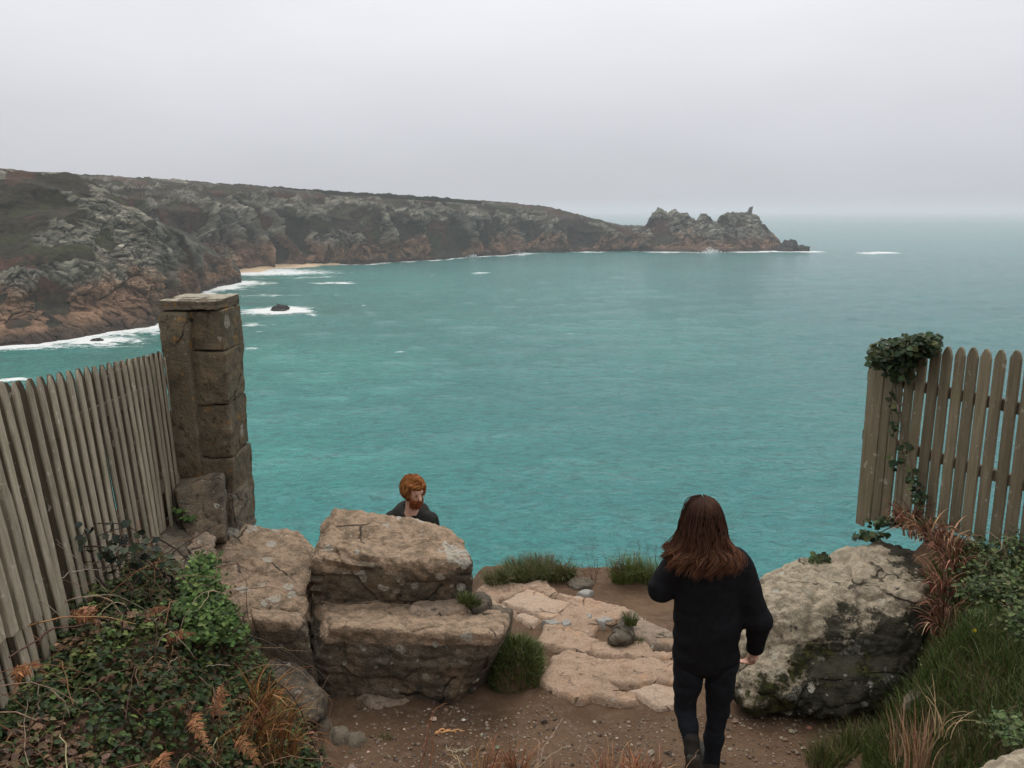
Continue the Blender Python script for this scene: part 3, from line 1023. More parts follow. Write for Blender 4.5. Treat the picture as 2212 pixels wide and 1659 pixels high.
tb = cage((672, 1290, 5.66), (1022, 1306, 5.72), (668, 1206, 5.60), (1032, 1214, 5.66), (700, 1080, 6.3), (988, 1140, 6.15), -3.05)
tb[:2, 1] = (5.68, 5.74)
tb[:2, 2] = -3.05
hexrock('boulder', tb, M_LEDGE,
        'large flat-topped boulder with white lichen spots lying on the ledge before the red-haired man', rnd=.17, amp=.030, seed=3, n=100, strata=1.3, wear=(.85, .36), inflate=1.02, cuts=5, spots=Z5([(1110, 665, 40), (1230, 730, 32), (1335, 685, 15), (1600, 660, 26), (900, 480, 30), (1690, 500, 95), (1760, 560, 60), (1080, 500, 16), (1340, 290, 25), (1180, 570, 10), (990, 640, 12), (870, 640, 14), (1480, 300, 30), (1660, 715, 12)]))
hexrock('ledge_rock', cage((690, 1496, 5.25), (985, 1516, 5.2), (660, 1346, 5.18), (1092, 1370, 5.16), (660, 1272, 5.9), (1106, 1304, 5.95), -3.6), M_LEDGE,
        'broad dark ledge rock carrying the flat-topped boulder, its face towards the path', rnd=.12, amp=.026, seed=21, n=100, inflate=1.01, wear=(1.0, .13), strata=.3, cuts=4, spots=Z5([(1345, 1105, 30), (1560, 1080, 24), (1765, 1040, 32), (890, 992, 10), (1000, 1190, 16), (1190, 1220, 14), (1120, 1105, 18), (1700, 1110, 10), (1450, 1180, 9), (1290, 1200, 9)]))
hexrock('ledge_rock', cage((556, 1470, 5.22), (692, 1494, 5.25), (512, 1330, 5.22), (661, 1346, 5.18), (540, 1256, 5.85), (662, 1270, 5.9), -3.5), M_LEDGE,
        'dark block left of the crack in the ledge, beside the green herbs', rnd=.13, amp=.022, seed=33, n=64, inflate=1.01, wear=(.9, .13), cuts=4, spots=Z5([(840, 1015, 16), (800, 1085, 12), (600, 1090, 10)]))
hexrock('sloping_slab', cage((458, 1400, 5.2), (655, 1335, 5.36), (462, 1290, 5.38), (654, 1306, 5.45), (446, 1122, 6.5), (680, 1146, 6.5), -3.5), M_LEDGE,
        'sloping brown slab with pale lichen spots between stone pillar and flat-topped boulder', rnd=.15, amp=.026, seed=41, n=90, strata=.7, wear=(.62, .9), cuts=4, spots=Z5([(540, 455, 32), (520, 555, 30), (370, 735, 42), (560, 800, 40), (645, 715, 34), (500, 822, 22), (670, 770, 34), (420, 360, 44), (560, 368, 40), (300, 330, 20), (440, 290, 26), (640, 400, 18)]))
hexrock('low_rock', cage((590, 1560, 4.72), (712, 1545, 4.8), (560, 1440, 4.95), (706, 1490, 4.98), (560, 1405, 5.2), (690, 1440, 5.2), -3.4), M_DARKROCK,
        'low brown rock at the foot of the ledge beside the orange grass', rnd=.5, amp=.03, seed=51, n=36)
hexrock('ledge_stone', cage((880, 1330, 5.45), (1010, 1330, 5.5), (884, 1312, 5.5), (1010, 1304, 5.55), (900, 1296, 5.75), (1010, 1286, 5.75), -2.95), M_BOULDER,
        'thin pale stone jutting from under the flat-topped boulder', 'rock', rnd=.45, amp=.02, seed=61, n=30, strata=.8)
hexrock('ledge_stone', cage((1012, 1328, 5.6), (1066, 1326, 5.6), (1014, 1290, 5.7), (1062, 1288, 5.7), (1018, 1272, 5.9), (1058, 1272, 5.9), -3.1), M_DARKROCK,
        'rounded grey stone at the end of the ledge beside the paving', 'rock', rnd=.7, amp=.02, seed=66, n=26)


def wear_fn(V):                                # pale crust over the top and the side facing the path
    e = V[:, 2] + 2.72 + .10 * 0 + .44 - .62 * (V[:, 0] - 1.6) + .20 * fbm(V * 2.3, 3, 71) + .12 * fbm(V * 8, 3, 74)
    return ss(-.34, .36, e)


def moss_fn(V):
    return np.clip(ss(-2.55, -2.85, V[:, 2]) * (.32 + .34 * fbm(V * 3.5, 3, 72)), 0, 1)


hexrock('boulder', cage((1568, 1512, 4.92), (1985, 1516, 4.80), (1608, 1290, 5.32), (2040, 1290, 5.15), (1612, 1220, 6.0), (2010, 1136, 6.2), -3.5), M_MOSSY,
        'big pale boulder with dark mossy face right of the walker under the picket fence', rnd=.52, amp=.045, seed=83, n=90, moss=moss_fn, wearfn=wear_fn)
hexrock('boulder', cage((2085, 1720, 2.9), (2300, 1720, 2.9), (2090, 1668, 3.0), (2300, 1655, 3.0), (2130, 1618, 3.2), (2300, 1612, 3.2), -2.7), M_MOSSY,
        'pale boulder cut by the bottom corner below the grassy bank', rnd=.6, amp=.03, seed=91, n=40, moss=lambda V: 0 * V[:, 0], wearfn=lambda V: .8 + 0 * V[:, 0])
hexrock('low_rock', cage((1940, 1530, 4.3), (2010, 1515, 4.3), (1950, 1500, 4.4), (2015, 1480, 4.4), (1965, 1487, 4.55), (2020, 1470, 4.55), -3.2), M_BLOCK,
        'small pale stone half sunk in the turf right of the mossy boulder', 'rock', rnd=.6, amp=.025, seed=95, n=26)
hexrock('edge_stone', cage((1222, 1274, 7.1), (1288, 1276, 7.1), (1226, 1254, 7.2), (1286, 1254, 7.2), (1232, 1244, 7.4), (1284, 1244, 7.4), -3.6), M_DARKROCK,
        'small dark grey stone on the cliff edge behind the paving', 'rock', rnd=.7, amp=.025, seed=97, n=26)
hexrock('bedrock_knob', cage((1300, 1375, 5.9), (1372, 1385, 5.9), (1335, 1342, 6.1), (1372, 1340, 6.1), (1340, 1318, 6.25), (1368, 1318, 6.25), -3.6), M_DARKROCK,
        'dark rock lip with a grass tuft in the middle of the path stones', 'rock', rnd=.6, amp=.03, seed=99, n=26)

# rubble between fence and pillar
for i, (cg, lb, mt) in enumerate((
        (((338, 1192, 5.45), (452, 1190, 5.6), (342, 1165, 5.6), (452, 1165, 5.75), (372, 1104, 6.1), (440, 1118, 6.1), -2.7), 'pale flat stone at the foot of the pillar beside the fence', M_BLOCK),
        (((395, 1215, 5.3), (470, 1220, 5.3), (400, 1165, 5.5), (468, 1170, 5.5), (405, 1140, 5.7), (465, 1145, 5.7), -2.8), 'cracked pale rubble stone above the green herbs', M_BOULDER),
        (((262, 1290, 4.7), (402, 1280, 4.8), (275, 1225, 4.95), (405, 1215, 5.0), (310, 1180, 5.3), (405, 1180, 5.3), -2.7), 'grey rock behind the bramble stems at the foot of the fence', M_BLOCK))):
    hexrock('rubble_stone', cage(*cg), mt, lb, 'rock', rnd=.45, amp=.04, seed=110 + i, n=36, strata=.6)


# ------------------------------------------------------------------ flat stones of the path
def poly_stone(name, pts, label, mat, h=.045, z=-3.36, seed=0, rough=.018, edge=.016, group=None, step=.018, drop=.09, grow=.020):
    h, rough = h * .72, rough * .5
    p = PZ(*np.array(pts, float).T, z)[:, :2]
    p = PZ(*np.array(pts, float).T, ground(p[:, 0], p[:, 1]) + h)[:, :2]
    lo, hi = p.min(0) - .08, p.max(0) + .08
    X, Y = np.meshgrid(np.arange(lo[0], hi[0], step), np.arange(lo[1], hi[1], step))
    wob = np.stack([X, Y, 0 * X], -1)
    Xw = X + .022 * fbm(wob * 6, 3, seed) + .008 * fbm(wob * 26, 2, seed + 20)
    Yw = Y + .022 * fbm(wob * 6 + 50, 3, seed + 1) + .008 * fbm(wob * 26 + 9, 2, seed + 21)
    d = np.full(X.shape, 1e9)
    ins = np.zeros(X.shape, bool)
    for i in range(len(p)):
        a, b = p[i], p[(i + 1) % len(p)]
        ab = b - a
        t = np.clip(((Xw - a[0]) * ab[0] + (Yw - a[1]) * ab[1]) / (ab @ ab), 0, 1)
        d = np.minimum(d, np.hypot(Xw - a[0] - t * ab[0], Yw - a[1] - t * ab[1]))
        cr_ = (a[1] > Yw) != (b[1] > Yw)
        with np.errstate(divide='ignore', invalid='ignore'):
            ins ^= cr_ & (Xw < (b[0] - a[0]) * (Yw - a[1]) / (b[1] - a[1] + 1e-12) + a[0])
    sd = np.where(ins, d, -d) + grow
    f1, f2, cl = voro(wob * 2.4, seed + 7)
    Z = ground(X, Y) + h * ss(-.004, edge, sd) - drop * ss(.004, -.035, sd)
    Z = Z + ss(0, edge, sd) * rough * (.7 * fbm(wob * 3, 4, seed + 3) + .6 * fbm(wob * 12, 3, seed + 4) + .28 * fbm(wob * 34, 2, seed + 5) + .7 * (cl - .5) - .6 * np.exp(-(f2 - f1) / .04))
    keep = sd > -.05
    n, mcols = X.shape
    F = grid_faces(n, mcols)
    F = F[keep.ravel()[F].all(1)]
    used = np.unique(F)
    remap = np.zeros(n * mcols, int)
    remap[used] = np.arange(len(used))
    o = obj(name, np.stack([X, Y, Z], -1).reshape(-1, 3)[used], remap[F], mat)
    return tag(o, label, 'stone', group)


def z6(pts):
    return [(973 + .28 * a, 1194.5 + .28 * b) for a, b in pts]


STONES = [
    ([(600, 280), (925, 385), (770, 500), (400, 375)], 'smooth rectangular dressed slab set among rough path stones', M_SLAB, .06, .006),
    ([(215, 250), (300, 235), (520, 240), (740, 210), (815, 290), (790, 325), (620, 262), (560, 282), (450, 335), (330, 320)], 'rough pale bedrock behind the dressed slab along the grassy edge', M_PALE, .05, .02),
    ([(830, 310), (960, 330), (1250, 385), (1395, 440), (1310, 500), (1240, 545), (1130, 540), (1085, 645), (960, 575), (745, 575), (745, 525), (800, 505), (945, 395)], 'wide pale bedrock right of the dressed slab with slate chips on it', M_PALE, .07, .03),
    ([(335, 395), (400, 392), (515, 440), (470, 482), (350, 445)], 'small pale paving stone between ledge and dressed slab', M_SLAB, .05, .012),
    ([(500, 478), (560, 460), (690, 512), (625, 548), (590, 530)], 'narrow pale paving stone in front of the dressed slab', M_SLAB, .05, .012),
    ([(735, 592), (960, 585), (1165, 682), (1090, 695), (1080, 742), (1000, 772), (660, 682)], 'smooth pale bedrock tongue right of the grass clump', M_PALE, .07, .025),
    ([(1395, 445), (1600, 560), (1760, 640), (1760, 700), (1560, 692), (1410, 640), (1400, 540)], 'grey-brown sloping bedrock beside the bare soil behind the walker', M_BOULDER, .07, .025),
    ([(1090, 705), (1300, 660), (1520, 682), (1570, 745), (1790, 765), (1790, 815), (1480, 815), (1380, 790), (1280, 805), (1105, 782)], 'pale rough step crossing the path behind the walker', M_PALE, .06, .025),
    ([(785, 800), (900, 757), (1090, 790), (1280, 820), (1790, 830), (1790, 1000), (1560, 985), (1200, 975), (1225, 1005), (1420, 1075), (1445, 1130), (1280, 1130), (1100, 1080), (980, 1095), (800, 1040), (700, 960), (765, 880)], 'largest pale bedrock sheet across the path with an uneven front edge', M_PALE, .065, .035),
    ([(435, 895), (540, 842), (745, 872), (700, 930), (560, 925), (460, 940)], 'small tan rock patch below the grass clump by the ledge', M_PALE, .03, .02),
    ([(1400, 1040), (1820, 1035), (1820, 1150), (1710, 1172), (1600, 1176), (1500, 1130)], 'smooth pale stone nearest the path soil at the walker', M_SLAB, .05, .015),
    ([(215, 262), (250, 258), (370, 320), (335, 385), (250, 330)], 'narrow pale stone beside the grey stone at the end of the ledge', M_PALE, .045, .015),
]
for i, (pts, lb, mt, h, rg) in enumerate(STONES):
    poly_stone('path_stone', z6(pts), lb, mt, h, seed=200 + 7 * i, rough=rg)
for i, (px, py, lb) in enumerate(((1190, 1342, 'blue-grey slate chip at the front corner of the dressed slab'), (1224, 1344, 'small squarish slate chip right of the front corner of the dressed slab'),
                                  (1272, 1330, 'pale slate chip in the middle of the wide bedrock'), (1303, 1340, 'long slate chip by the dark rock lip'))):
    w = (18, 12, 9, 22)[i]
    poly_stone('slate_chip', [(px - w, py - 4), (px + w * .4, py - 6), (px + w, py + 2), (px - w * .2, py + 7)], lb, M_SLATE, .085, seed=300 + i, rough=.003, edge=.006, step=.008, drop=.03, grow=0)
poly_stone('slate_chip', [(1245, 1280), (1262, 1272), (1280, 1276), (1270, 1286)], 'thin slate flake behind the paving near the dark edge stone', M_SLATE, .06, seed=310, rough=.003, edge=.006, step=.008, drop=.05, grow=0)
poly_stone('low_rock', [(775, 1508), (830, 1494), (880, 1503), (862, 1520), (800, 1524)], 'pale worn rock showing through the soil in front of the ledge', M_BOULDER, .04, seed=320, rough=.02)
for i, (a, b, lb) in enumerate(((690, 1560, 'grey rubble stone at the foot of the ledge beside the orange grass clump'), (735, 1580, 'flat pale rubble stone on the soil nearest the bramble stem'), (768, 1584, 'small round rubble stone on the soil below the ledge'))):
    poly_stone('rubble_stone', [(a - 22, b), (a - 5, b - 12), (a + 18, b - 8), (a + 24, b + 5), (a, b + 9)], lb, M_BLOCK, .06, seed=330 + i, rough=.02, edge=.03)

# gravel on the path
N = 6500
gxr = RNG.uniform(-1.05, 2.4, N)
gyr = RNG.uniform(4.2, 6.2, N)
dens = fbm(np.stack([gxr, gyr, 0 * gxr], -1) * 1.5, 3, 700) + ss(5.9, 4.6, gyr) * .5
k = (dens > .05) & ((gyr < 5.0) | (gxr > .75) & (gyr > 5.3) | (gxr < .3))
gxr, gyr = gxr[k], gyr[k]
N = len(gxr)
Q = np.array([[1, 0, 0], [.5, .85, .1], [-.5, .8, 0], [-1, 0, .1], [-.5, -.85, 0], [.5, -.8, .1], [.3, .2, .7], [-.35, -.2, .65], [0, 0, -.6]])
T = np.array([[0, 1, 6], [1, 2, 6], [2, 7, 6], [2, 3, 7], [3, 4, 7], [4, 5, 7], [5, 6, 7], [5, 0, 6], [1, 0, 8], [2, 1, 8], [3, 2, 8], [4, 3, 8], [5, 4, 8], [0, 5, 8]])
r = np.exp(RNG.normal(math.log(.0062), .50, N))
th = RNG.uniform(0, 6.28, N)
q = Q[None] * RNG.uniform(.65, 1.3, (N, 9, 1))
q = np.stack([q[..., 0] * np.cos(th)[:, None] - q[..., 1] * np.sin(th)[:, None], q[..., 0] * np.sin(th)[:, None] + q[..., 1] * np.cos(th)[:, None], q[..., 2]], -1)
V = q * r[:, None, None] + np.stack([gxr, gyr, ground(gxr, gyr) + .3 * r], -1)[:, None]
bag = Bag().add(V.reshape(-1, 3), ((np.arange(N) * 9)[:, None, None] + T[None]).reshape(-1, 3), vary(np.array([[.22, .165, .12], [.16, .115, .08], [.29, .225, .17], [.11, .08, .058]]), N, .2, .04))
tag(bag.build('gravel', M_PEBBLE, None, False), 'small loose stones scattered over the brown soil of the path', 'gravel', kind='stuff')

# ------------------------------------------------------------------ gate pillar
base = P(470, 1100, 6.55)
pil = empty('stone_pillar', (base[0], base[1], base[2]), 'weathered square stone gate pillar with lichen at the end of the left fence', 'pillar')


def box_cage(x0, x1, y0, y1, z0, z1, skew=0.0):
    return np.array([(x0, y0, z0), (x1, y0, z0), (x1, y1, z0), (x0, y1, z0), (x0 + skew, y0, z1), (x1, y0, z1), (x1, y1, z1), (x0 + skew, y1, z1)])


px0, px1 = P(412, 671, 6.42)[0], P(521, 671, 6.84)[0]
pl0 = P(338, 671, 6.34)[0]
zt = P(430, 648, 6.34)[2]
zc = P(430, 672, 6.34)[2]
hexrock('cap', box_cage(pl0 + .022, px1 - .012, 6.325, 6.86, zc + .002, zt), M_PIER_CAP, rnd=.05, amp=.009, seed=401, cuts=0, wear=(.9, .016), n=40, parent=pil, inflate=1.0)
zs = [zc, P(430, 757, 6.42)[2], P(430, 870, 6.42)[2], P(430, 985, 6.42)[2], P(470, 1118, 6.42)[2] - .1]
for i in range(4):
    x0, x1, y0 = px0 - (.07, .07, .07, .0)[i] + (0, 0, 0, .14)[i] * 0, px1 + (.0, .006, .002, .02)[i], 6.375 - (.0, .004, .001, .03)[i]
    hexrock('course', box_cage(x0, x1, y0, 6.84, zs[i + 1] + .001, zs[i] - .001), M_PIER, rnd=.045, amp=.011, seed=410 + i, cuts=0, n=44, parent=pil, inflate=1.0)
hexrock('pilaster', box_cage(pl0 + .07, px0 + .015, 6.30, 6.8, P(420, 1040, 6.3)[2], zc - .003, -.06), M_PIER, rnd=.08, amp=.012, seed=420, cuts=0, n=44, parent=pil, inflate=1.0)
hexrock('footing_block', cage((398, 1150, 5.85), (488, 1142, 6.0), (378, 1062, 5.98), (483, 1030, 6.12), (372, 1020, 6.5), (483, 1014, 6.5), -2.75), M_BLOCK, parent=pil, rnd=.10, amp=.014, seed=430, cuts=3, n=40, inflate=1.0)
hexrock('plinth', box_cage(P(484, 1110, 6.3)[0], P(560, 1110, 6.86)[0], 6.25, 6.86, -2.65, P(520, 1068, 6.3)[2]), M_BLOCK, parent=pil, rnd=.14, amp=.016, seed=431, cuts=3, n=36, inflate=1.0)


# ------------------------------------------------------------------ picket fences
def picket(parent, top, bot, face, w, th, mat, pointed=True):
    """a sawn board between two points; face: horizontal direction across its width"""
    top, bot = np.array(top), np.array(bot)
    f = np.array([face[0], face[1], 0.])
    f /= np.linalg.norm(f)
    ax = top - bot
    L = np.linalg.norm(ax)
    ax /= L
    nn = np.cross(ax, f)
    nn /= np.linalg.norm(nn)
    f = np.cross(nn, ax)
    tip = .060 + RNG.uniform(-.006, .008)
    hs = np.concatenate([np.linspace(0, L - tip, 9), [L - tip * .35, L]])
    ww = np.concatenate([np.full(9, 1.0), [.60, .16]]) if pointed else np.ones(11)
    wob = RNG.normal(0, .0007, (11, 2))
    rows = []
    for hgt, k, wb in zip(hs, ww, wob):
        c = bot + ax * hgt + f * wb[0] + nn * wb[1]
        hw, ht, b = w / 2 * k, th / 2, .004
        ring = [(-hw + b, -ht), (hw - b, -ht), (hw, -ht + b), (hw, ht - b), (hw - b, ht), (-hw + b, ht), (-hw, ht - b), (-hw, -ht + b)]
        rows.append([c + f * a + nn * d for a, d in ring])
    V = np.array(rows).reshape(-1, 3)
    F = grid_faces(11, 8, True)
    caps = np.array([[0, 1, 2, 3, 4, 5, 6, 7][::-1], [80 + i for i in range(8)]])
    return obj('picket', V, [F, caps], mat, parent, False)


def bar(name, a, b, w, h, mat, parent):
    a, b = np.array(a, float), np.array(b, float)
    d = b - a
    d /= np.linalg.norm(d)
    s = np.cross(d, (0, 0, 1))
    s /= np.linalg.norm(s)
    u = np.cross(s, d)
    V = [e + s * w * i / 2 + u * h * j / 2 for e in (a, b) for i, j in ((-1, -1), (1, -1), (1, 1), (-1, 1))]
    F = np.array([[0, 1, 2, 3][::-1], [4, 5, 6, 7], [0, 4, 5, 1][::-1], [1, 5, 6, 2][::-1], [2, 6, 7, 3][::-1], [3, 7, 4, 0][::-1]])
    return obj(name, V, F, mat, parent, False)


LF = [(2, 826), (28, 823), (58, 819), (82, 813), (106, 811), (126, 806), (146, 802), (166, 799), (186, 795), (204, 791), (220, 788), (236, 785), (252, 782), (266, 779), (279, 777), (292, 774), (304, 771), (315, 768), (326, 765), (336, 763), (346, 760), (356, 757)]
fl = empty('picket_fence', (-2.5, 5.0, -2.2), 'long grey weathered picket fence running up to the stone pillar', 'fence')
kf, yf0, xf0 = -.129, 3.75, -2.33


def left_at(px, py):
    rx, rz = ray(px, py)
    D = (xf0 - kf * yf0) / (rx - kf)
    return P(px, py, D)


for i in range(-10, len(LF)):
    if i < 0:
        p1 = left_at(2, 826) + np.array([-kf * .105 * -i, -.105 * -i, .004])
        sl = .13
    else:
        p1 = left_at(*LF[i])
        sl = np.interp(LF[i][0], (0, 220, 356), (.118, .080, .040))
    L = 1.30 - .002 * i + RNG.uniform(-.02, .02)
    p1[2] += RNG.uniform(-.008, .008)
    sl += RNG.normal(0, .006)
    picket(fl, p1, p1 + np.array([sl * L, .0, -L]), (kf, 1), .060 + RNG.uniform(-.004, .004), .013, M_WOOD)
    nx_ = left_at(*LF[i + 1]) if 0 <= i < len(LF) - 1 else p1 + np.array([-kf * .105, .105, 0]) * (1 if i < 0 else .8)
    p2 = (p1 + nx_) / 2 + np.array([-.075, 0, -.012])
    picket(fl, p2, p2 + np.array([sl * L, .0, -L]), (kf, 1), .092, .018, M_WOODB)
for hgt in (-.28, -1.0):
    a, b = left_at(-40, 830), left_at(352, 757)
    a[0] -= .018
    b[0] -= .018
    lean = np.array([.08 * -hgt - .030, 0, hgt])
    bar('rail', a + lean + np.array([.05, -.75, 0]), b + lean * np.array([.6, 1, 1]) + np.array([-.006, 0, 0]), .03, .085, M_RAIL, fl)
for D in (3.9, 5.9):
    q = np.array([xf0 + kf * (D - yf0) - .13, D, 0])
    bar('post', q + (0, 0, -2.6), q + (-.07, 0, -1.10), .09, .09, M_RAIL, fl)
# shorter pickets in front at the edge of the frame
fs = empty('picket_fence', (-2.1, 3.2, -2.2), 'shorter lower picket section at the near end of the left fence', 'fence')
for k in range(4):
    p1 = P(4, 1046, 3.28) + np.array([.01 * k, -.10 * k, .02 * k])
    picket(fs, p1, p1 + np.array([.075, 0, -.60]), (kf, 1), .066, .024, M_WOOD)
bar('rail', P(4, 1100, 3.30) + np.array([-.03, .05, 0]), P(4, 1100, 3.3) + np.array([.0, -.38, .02]), .03, .08, M_RAIL, fs)

fr = empty('picket_fence', (3.15, 6.0, -2.4), 'brown pointed picket fence topped with ivy above the mossy boulder', 'fence')
RA, RB = np.array([2.93, 6.62]), np.array([3.37, 5.36])
RF = [(1889, 1133), (1907, 1124), (1927, 1127), (1947, 1120), (1970, 1135), (1994, 1140), (2022, 748), (2047, 747), (2075, 747), (2102, 745), (2131, 744), (2162, 742), (2196, 741), (2231, 740), (2268, 739), (2306, 738), (2350, 737), (2400, 736), (2456, 735), (2520, 734), (2592, 733), (2674, 732), (2770, 731)]
dvec = (RB - RA) / np.linalg.norm(RB - RA)
for i, (px, py) in enumerate(RF):
    rx, rz = ray(px, 770)
    # meet of the sight line with the fence line in plan
    t = (RA[0] - rx * RA[1]) / (rx * dvec[1] - dvec[0])
    xy = RA + dvec * t
    topz = P(2022, 748, 6.0)[2] + .0 * t + (.010 * (i - 6)) + RNG.uniform(-.008, .008)
    if i < 6:
        topz -= .05 + .02 * (5 - i)
    bz = topz - 1.36 if i >= 6 else ray(px - 25, py)[1] * xy[1]
    picket(fr, (xy[0], xy[1], topz), (xy[0] + RNG.uniform(-.012, .012), xy[1], bz), dvec, .085 + RNG.uniform(-.003, .004), .024, M_WOOD2)
nrm = np.array([-dvec[1], dvec[0]]) * 1.0
nrm = nrm if nrm[0] > 0 else -nrm
for zz in (P(2112, 862, 5.7)[2], P(2112, 1010, 5.7)[2]):
    a = np.array([*(RA + nrm * .035 - dvec * .1), zz - .03])
    b = np.array([*(RB + dvec * 1.5 + nrm * .035), zz + .03])
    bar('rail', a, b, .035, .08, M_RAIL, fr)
for t in (.66, 1.75):
    q = RA + dvec * t + nrm * .105
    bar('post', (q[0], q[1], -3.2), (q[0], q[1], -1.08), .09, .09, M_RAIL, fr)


# ------------------------------------------------------------------ plants
def rnd_dirs(n, up=.5):
    a = RNG.uniform(0, 2 * math.pi, n)
    v = np.stack([np.cos(a), np.sin(a), RNG.normal(up * .2, .45, n)], 1)
    return v / np.linalg.norm(v, axis=1, keepdims=True)


def normals_up(n, tilt=.55):
    v = np.concatenate([RNG.normal(0, tilt, (n, 2)), np.ones((n, 1))], 1)
    return v / np.linalg.norm(v, axis=1, keepdims=True)


def arc(a, b, lift, n=9, wob=.02):
    a, b = np.array(a, float), np.array(b, float)
    s = np.linspace(0, 1, n)[:, None]
    p = a + (b - a) * s
    p[:, 2] += lift * 4 * s[:, 0] * (1 - s[:, 0])
    w = np.cumsum(RNG.normal(0, wob / 3, (n, 3)), 0)
    w -= w[0] + (w[-1] - w[0]) * s
    return p + w


BR_G = np.array([[.026, .044, .014], [.036, .058, .018], [.020, .035, .014], [.045, .068, .020], [.060, .078, .022], [.075, .045, .022]])

# bramble thicket on the left bank
br = empty('bramble_thicket', (-1.8, 3.6, -2.1), 'dark green bramble thicket covering the bank below the left fence', 'bramble')


def mound(x, y):
    p = np.stack([x, y, 0 * x], -1)
    return .05 + .12 * (fbm(p * 1.7, 3, 801) + .4) * ss(-.85, -1.5, x)


def bank_pts(n, x0=-2.75, x1=-.95, y0=2.1, y1=5.05):
    x = RNG.uniform(x0, x1, n)
    y = RNG.uniform(y0, y1, n)
    lim = -1.05 - .42 * ss(4.2, 5.1, y) + .10 * fbm(np.stack([x, y, 0 * x], -1) * 2, 2, 802)
    k = x < lim
    k &= ~((x < -2.2 - .12 * (y - 3.2)))
    return x[k], y[k]


bag = Bag()
x, y = bank_pts(20000)
n = len(x)
mh = np.maximum(.04, mound(x, y))
z = ground(x, y) + mh * RNG.uniform(.2, 1.15, n) ** .6
# leaves sit in threes
pos = np.stack([x, y, z], 1)
for j in range(3):
    a = RNG.uniform(0, 6.28, n) if j == 0 else a + RNG.normal(1.3 if j == 1 else -2.6, .2, n)
    k = RNG.random(n) < (1, .8, .8)[j]
    ax = np.stack([np.cos(a), np.sin(a), RNG.normal(-.05, .35, n)], 1)
    L = RNG.uniform(.018, .042, n) * (1 if j == 0 else .85)
    if j == 0:
        tone = vary(BR_G, n, .28, .10)
        pale = fbm(pos * 2.2, 3, 803) > .42
        tone = np.where((pale & (RNG.random(n) < .55))[:, None], vary(np.array([[.085, .125, .032], [.11, .13, .04]]), n, .22, .08), tone)
        brn = fbm(pos * 1.8 + 9, 3, 805) > .40
        tone = np.where((brn & (RNG.random(n) < .6))[:, None], vary(np.array([[.13, .075, .045], [.10, .06, .04], [.18, .11, .065], [.07, .045, .03]]), n, .25, .08), tone)
        nn = normals_up(n, .5)
    V, F = leaves(pos[k], ax[k], nn[k], L[k], L[k] * .72, .3, .18)
    bag.add(V, F, tone[k])
bag.build('foliage', M_LEAF, br)
bag = Bag()
for i in range(170):                        # canes and dead stalks
    x0, y0 = RNG.uniform(-2.3, -1.1), RNG.uniform(2.4, 4.8)
    a = RNG.uniform(0, 6.28)
    L = RNG.uniform(.15, .6)
    p0 = np.array([x0, y0, ground(x0, y0) + .04 + .12 * RNG.random()])
    p1 = p0 + np.array([math.cos(a) * L, math.sin(a) * L * .7, RNG.uniform(-.05, .22)])
    V, F = tubes(arc(p0, p1, RNG.uniform(.02, .16), 9, .03)[None], np.linspace(.0030, .0012, 9)[None] * RNG.uniform(.6, 1.2), 4)
    bag.add(V, F, vary(np.array([[.10, .055, .04], [.24, .165, .105], [.34, .26, .18], [.16, .09, .055], [.065, .045, .035], [.20, .10, .055]]), 1, .15, .05)[0])
CANES = [((-60, 1420, 3.1), (860 * .34, 1348, 3.6), .10, .006, (.42, .24, .12)), ((20, 1420, 3.0), (520 * .34 + 30, 1345, 3.5), .05, .005, (.13, .07, .06)), ((150, 1185, 4.2), (430, 1300, 4.3), .12, .006, (.07, .045, .04)),
         ((0, 1290, 3.4), (130, 1330, 3.5), .05, .004, (.40, .33, .26)), ((60, 1170, 4.0), (240, 1290, 4.1), .10, .004, (.36, .30, .24)), ((0, 1313, 3.3), (60, 1362, 3.3), .03, .004, (.42, .36, .3)),
         ((140, 1300, 3.8), (330, 1330, 4.0), .06, .004, (.34, .28, .22)), ((300, 1368, 3.8), (388, 1312, 4.0), .02, .005, (.40, .28, .19)), ((380, 1480, 3.7), (498, 1438, 4.0), .03, .004, (.46, .38, .30)),
         ((170, 1140, 4.4), (330, 1170, 4.6), .05, .005, (.08, .05, .045)), ((330, 1160, 4.5), (500, 1370, 4.5), .12, .006, (.06, .04, .035)), ((500, 1370, 4.5), (720, 1480, 4.4), .05, .006, (.06, .045, .035)),
         ((590, 1480, 4.0), (690, 1640, 3.9), .14, .006, (.05, .035, .028)), ((300, 1440, 3.4), (315, 1570, 3.3), .02, .004, (.26, .18, .12)), ((340, 1395, 3.6), (420, 1420, 3.7), .08, .004, (.35, .28, .2)),
         ((110, 1490, 3.0), (150, 1550, 3.0), .02, .004, (.34, .285, .215)), ((70, 1555, 2.9), (84, 1480, 2.9), .01, .004, (.34, .285, .215)), ((355, 1465, 3.5), (388, 1420, 3.6), .01, .004, (.34, .27, .20)),
         ((120, 1165, 4.0), (165, 1240, 4.0), .02, .0035, (.34, .285, .215)), ((130, 1250, 3.9), (215, 1232, 4.0), .01, .0035, (.48, .42, .34)), ((30, 1180, 3.7), (52, 1168, 3.7), .0, .003, (.34, .285, .215))]
for a, b, lift, r, col in CANES:
    V, F = tubes(arc(P(*a), P(*b), lift, 14, .014)[None], np.linspace(r, r * .45, 14)[None] * .85, 5)
    bag.add(V, F, np.array(col) * .85)
bag.build('stems', M_DRY, br)

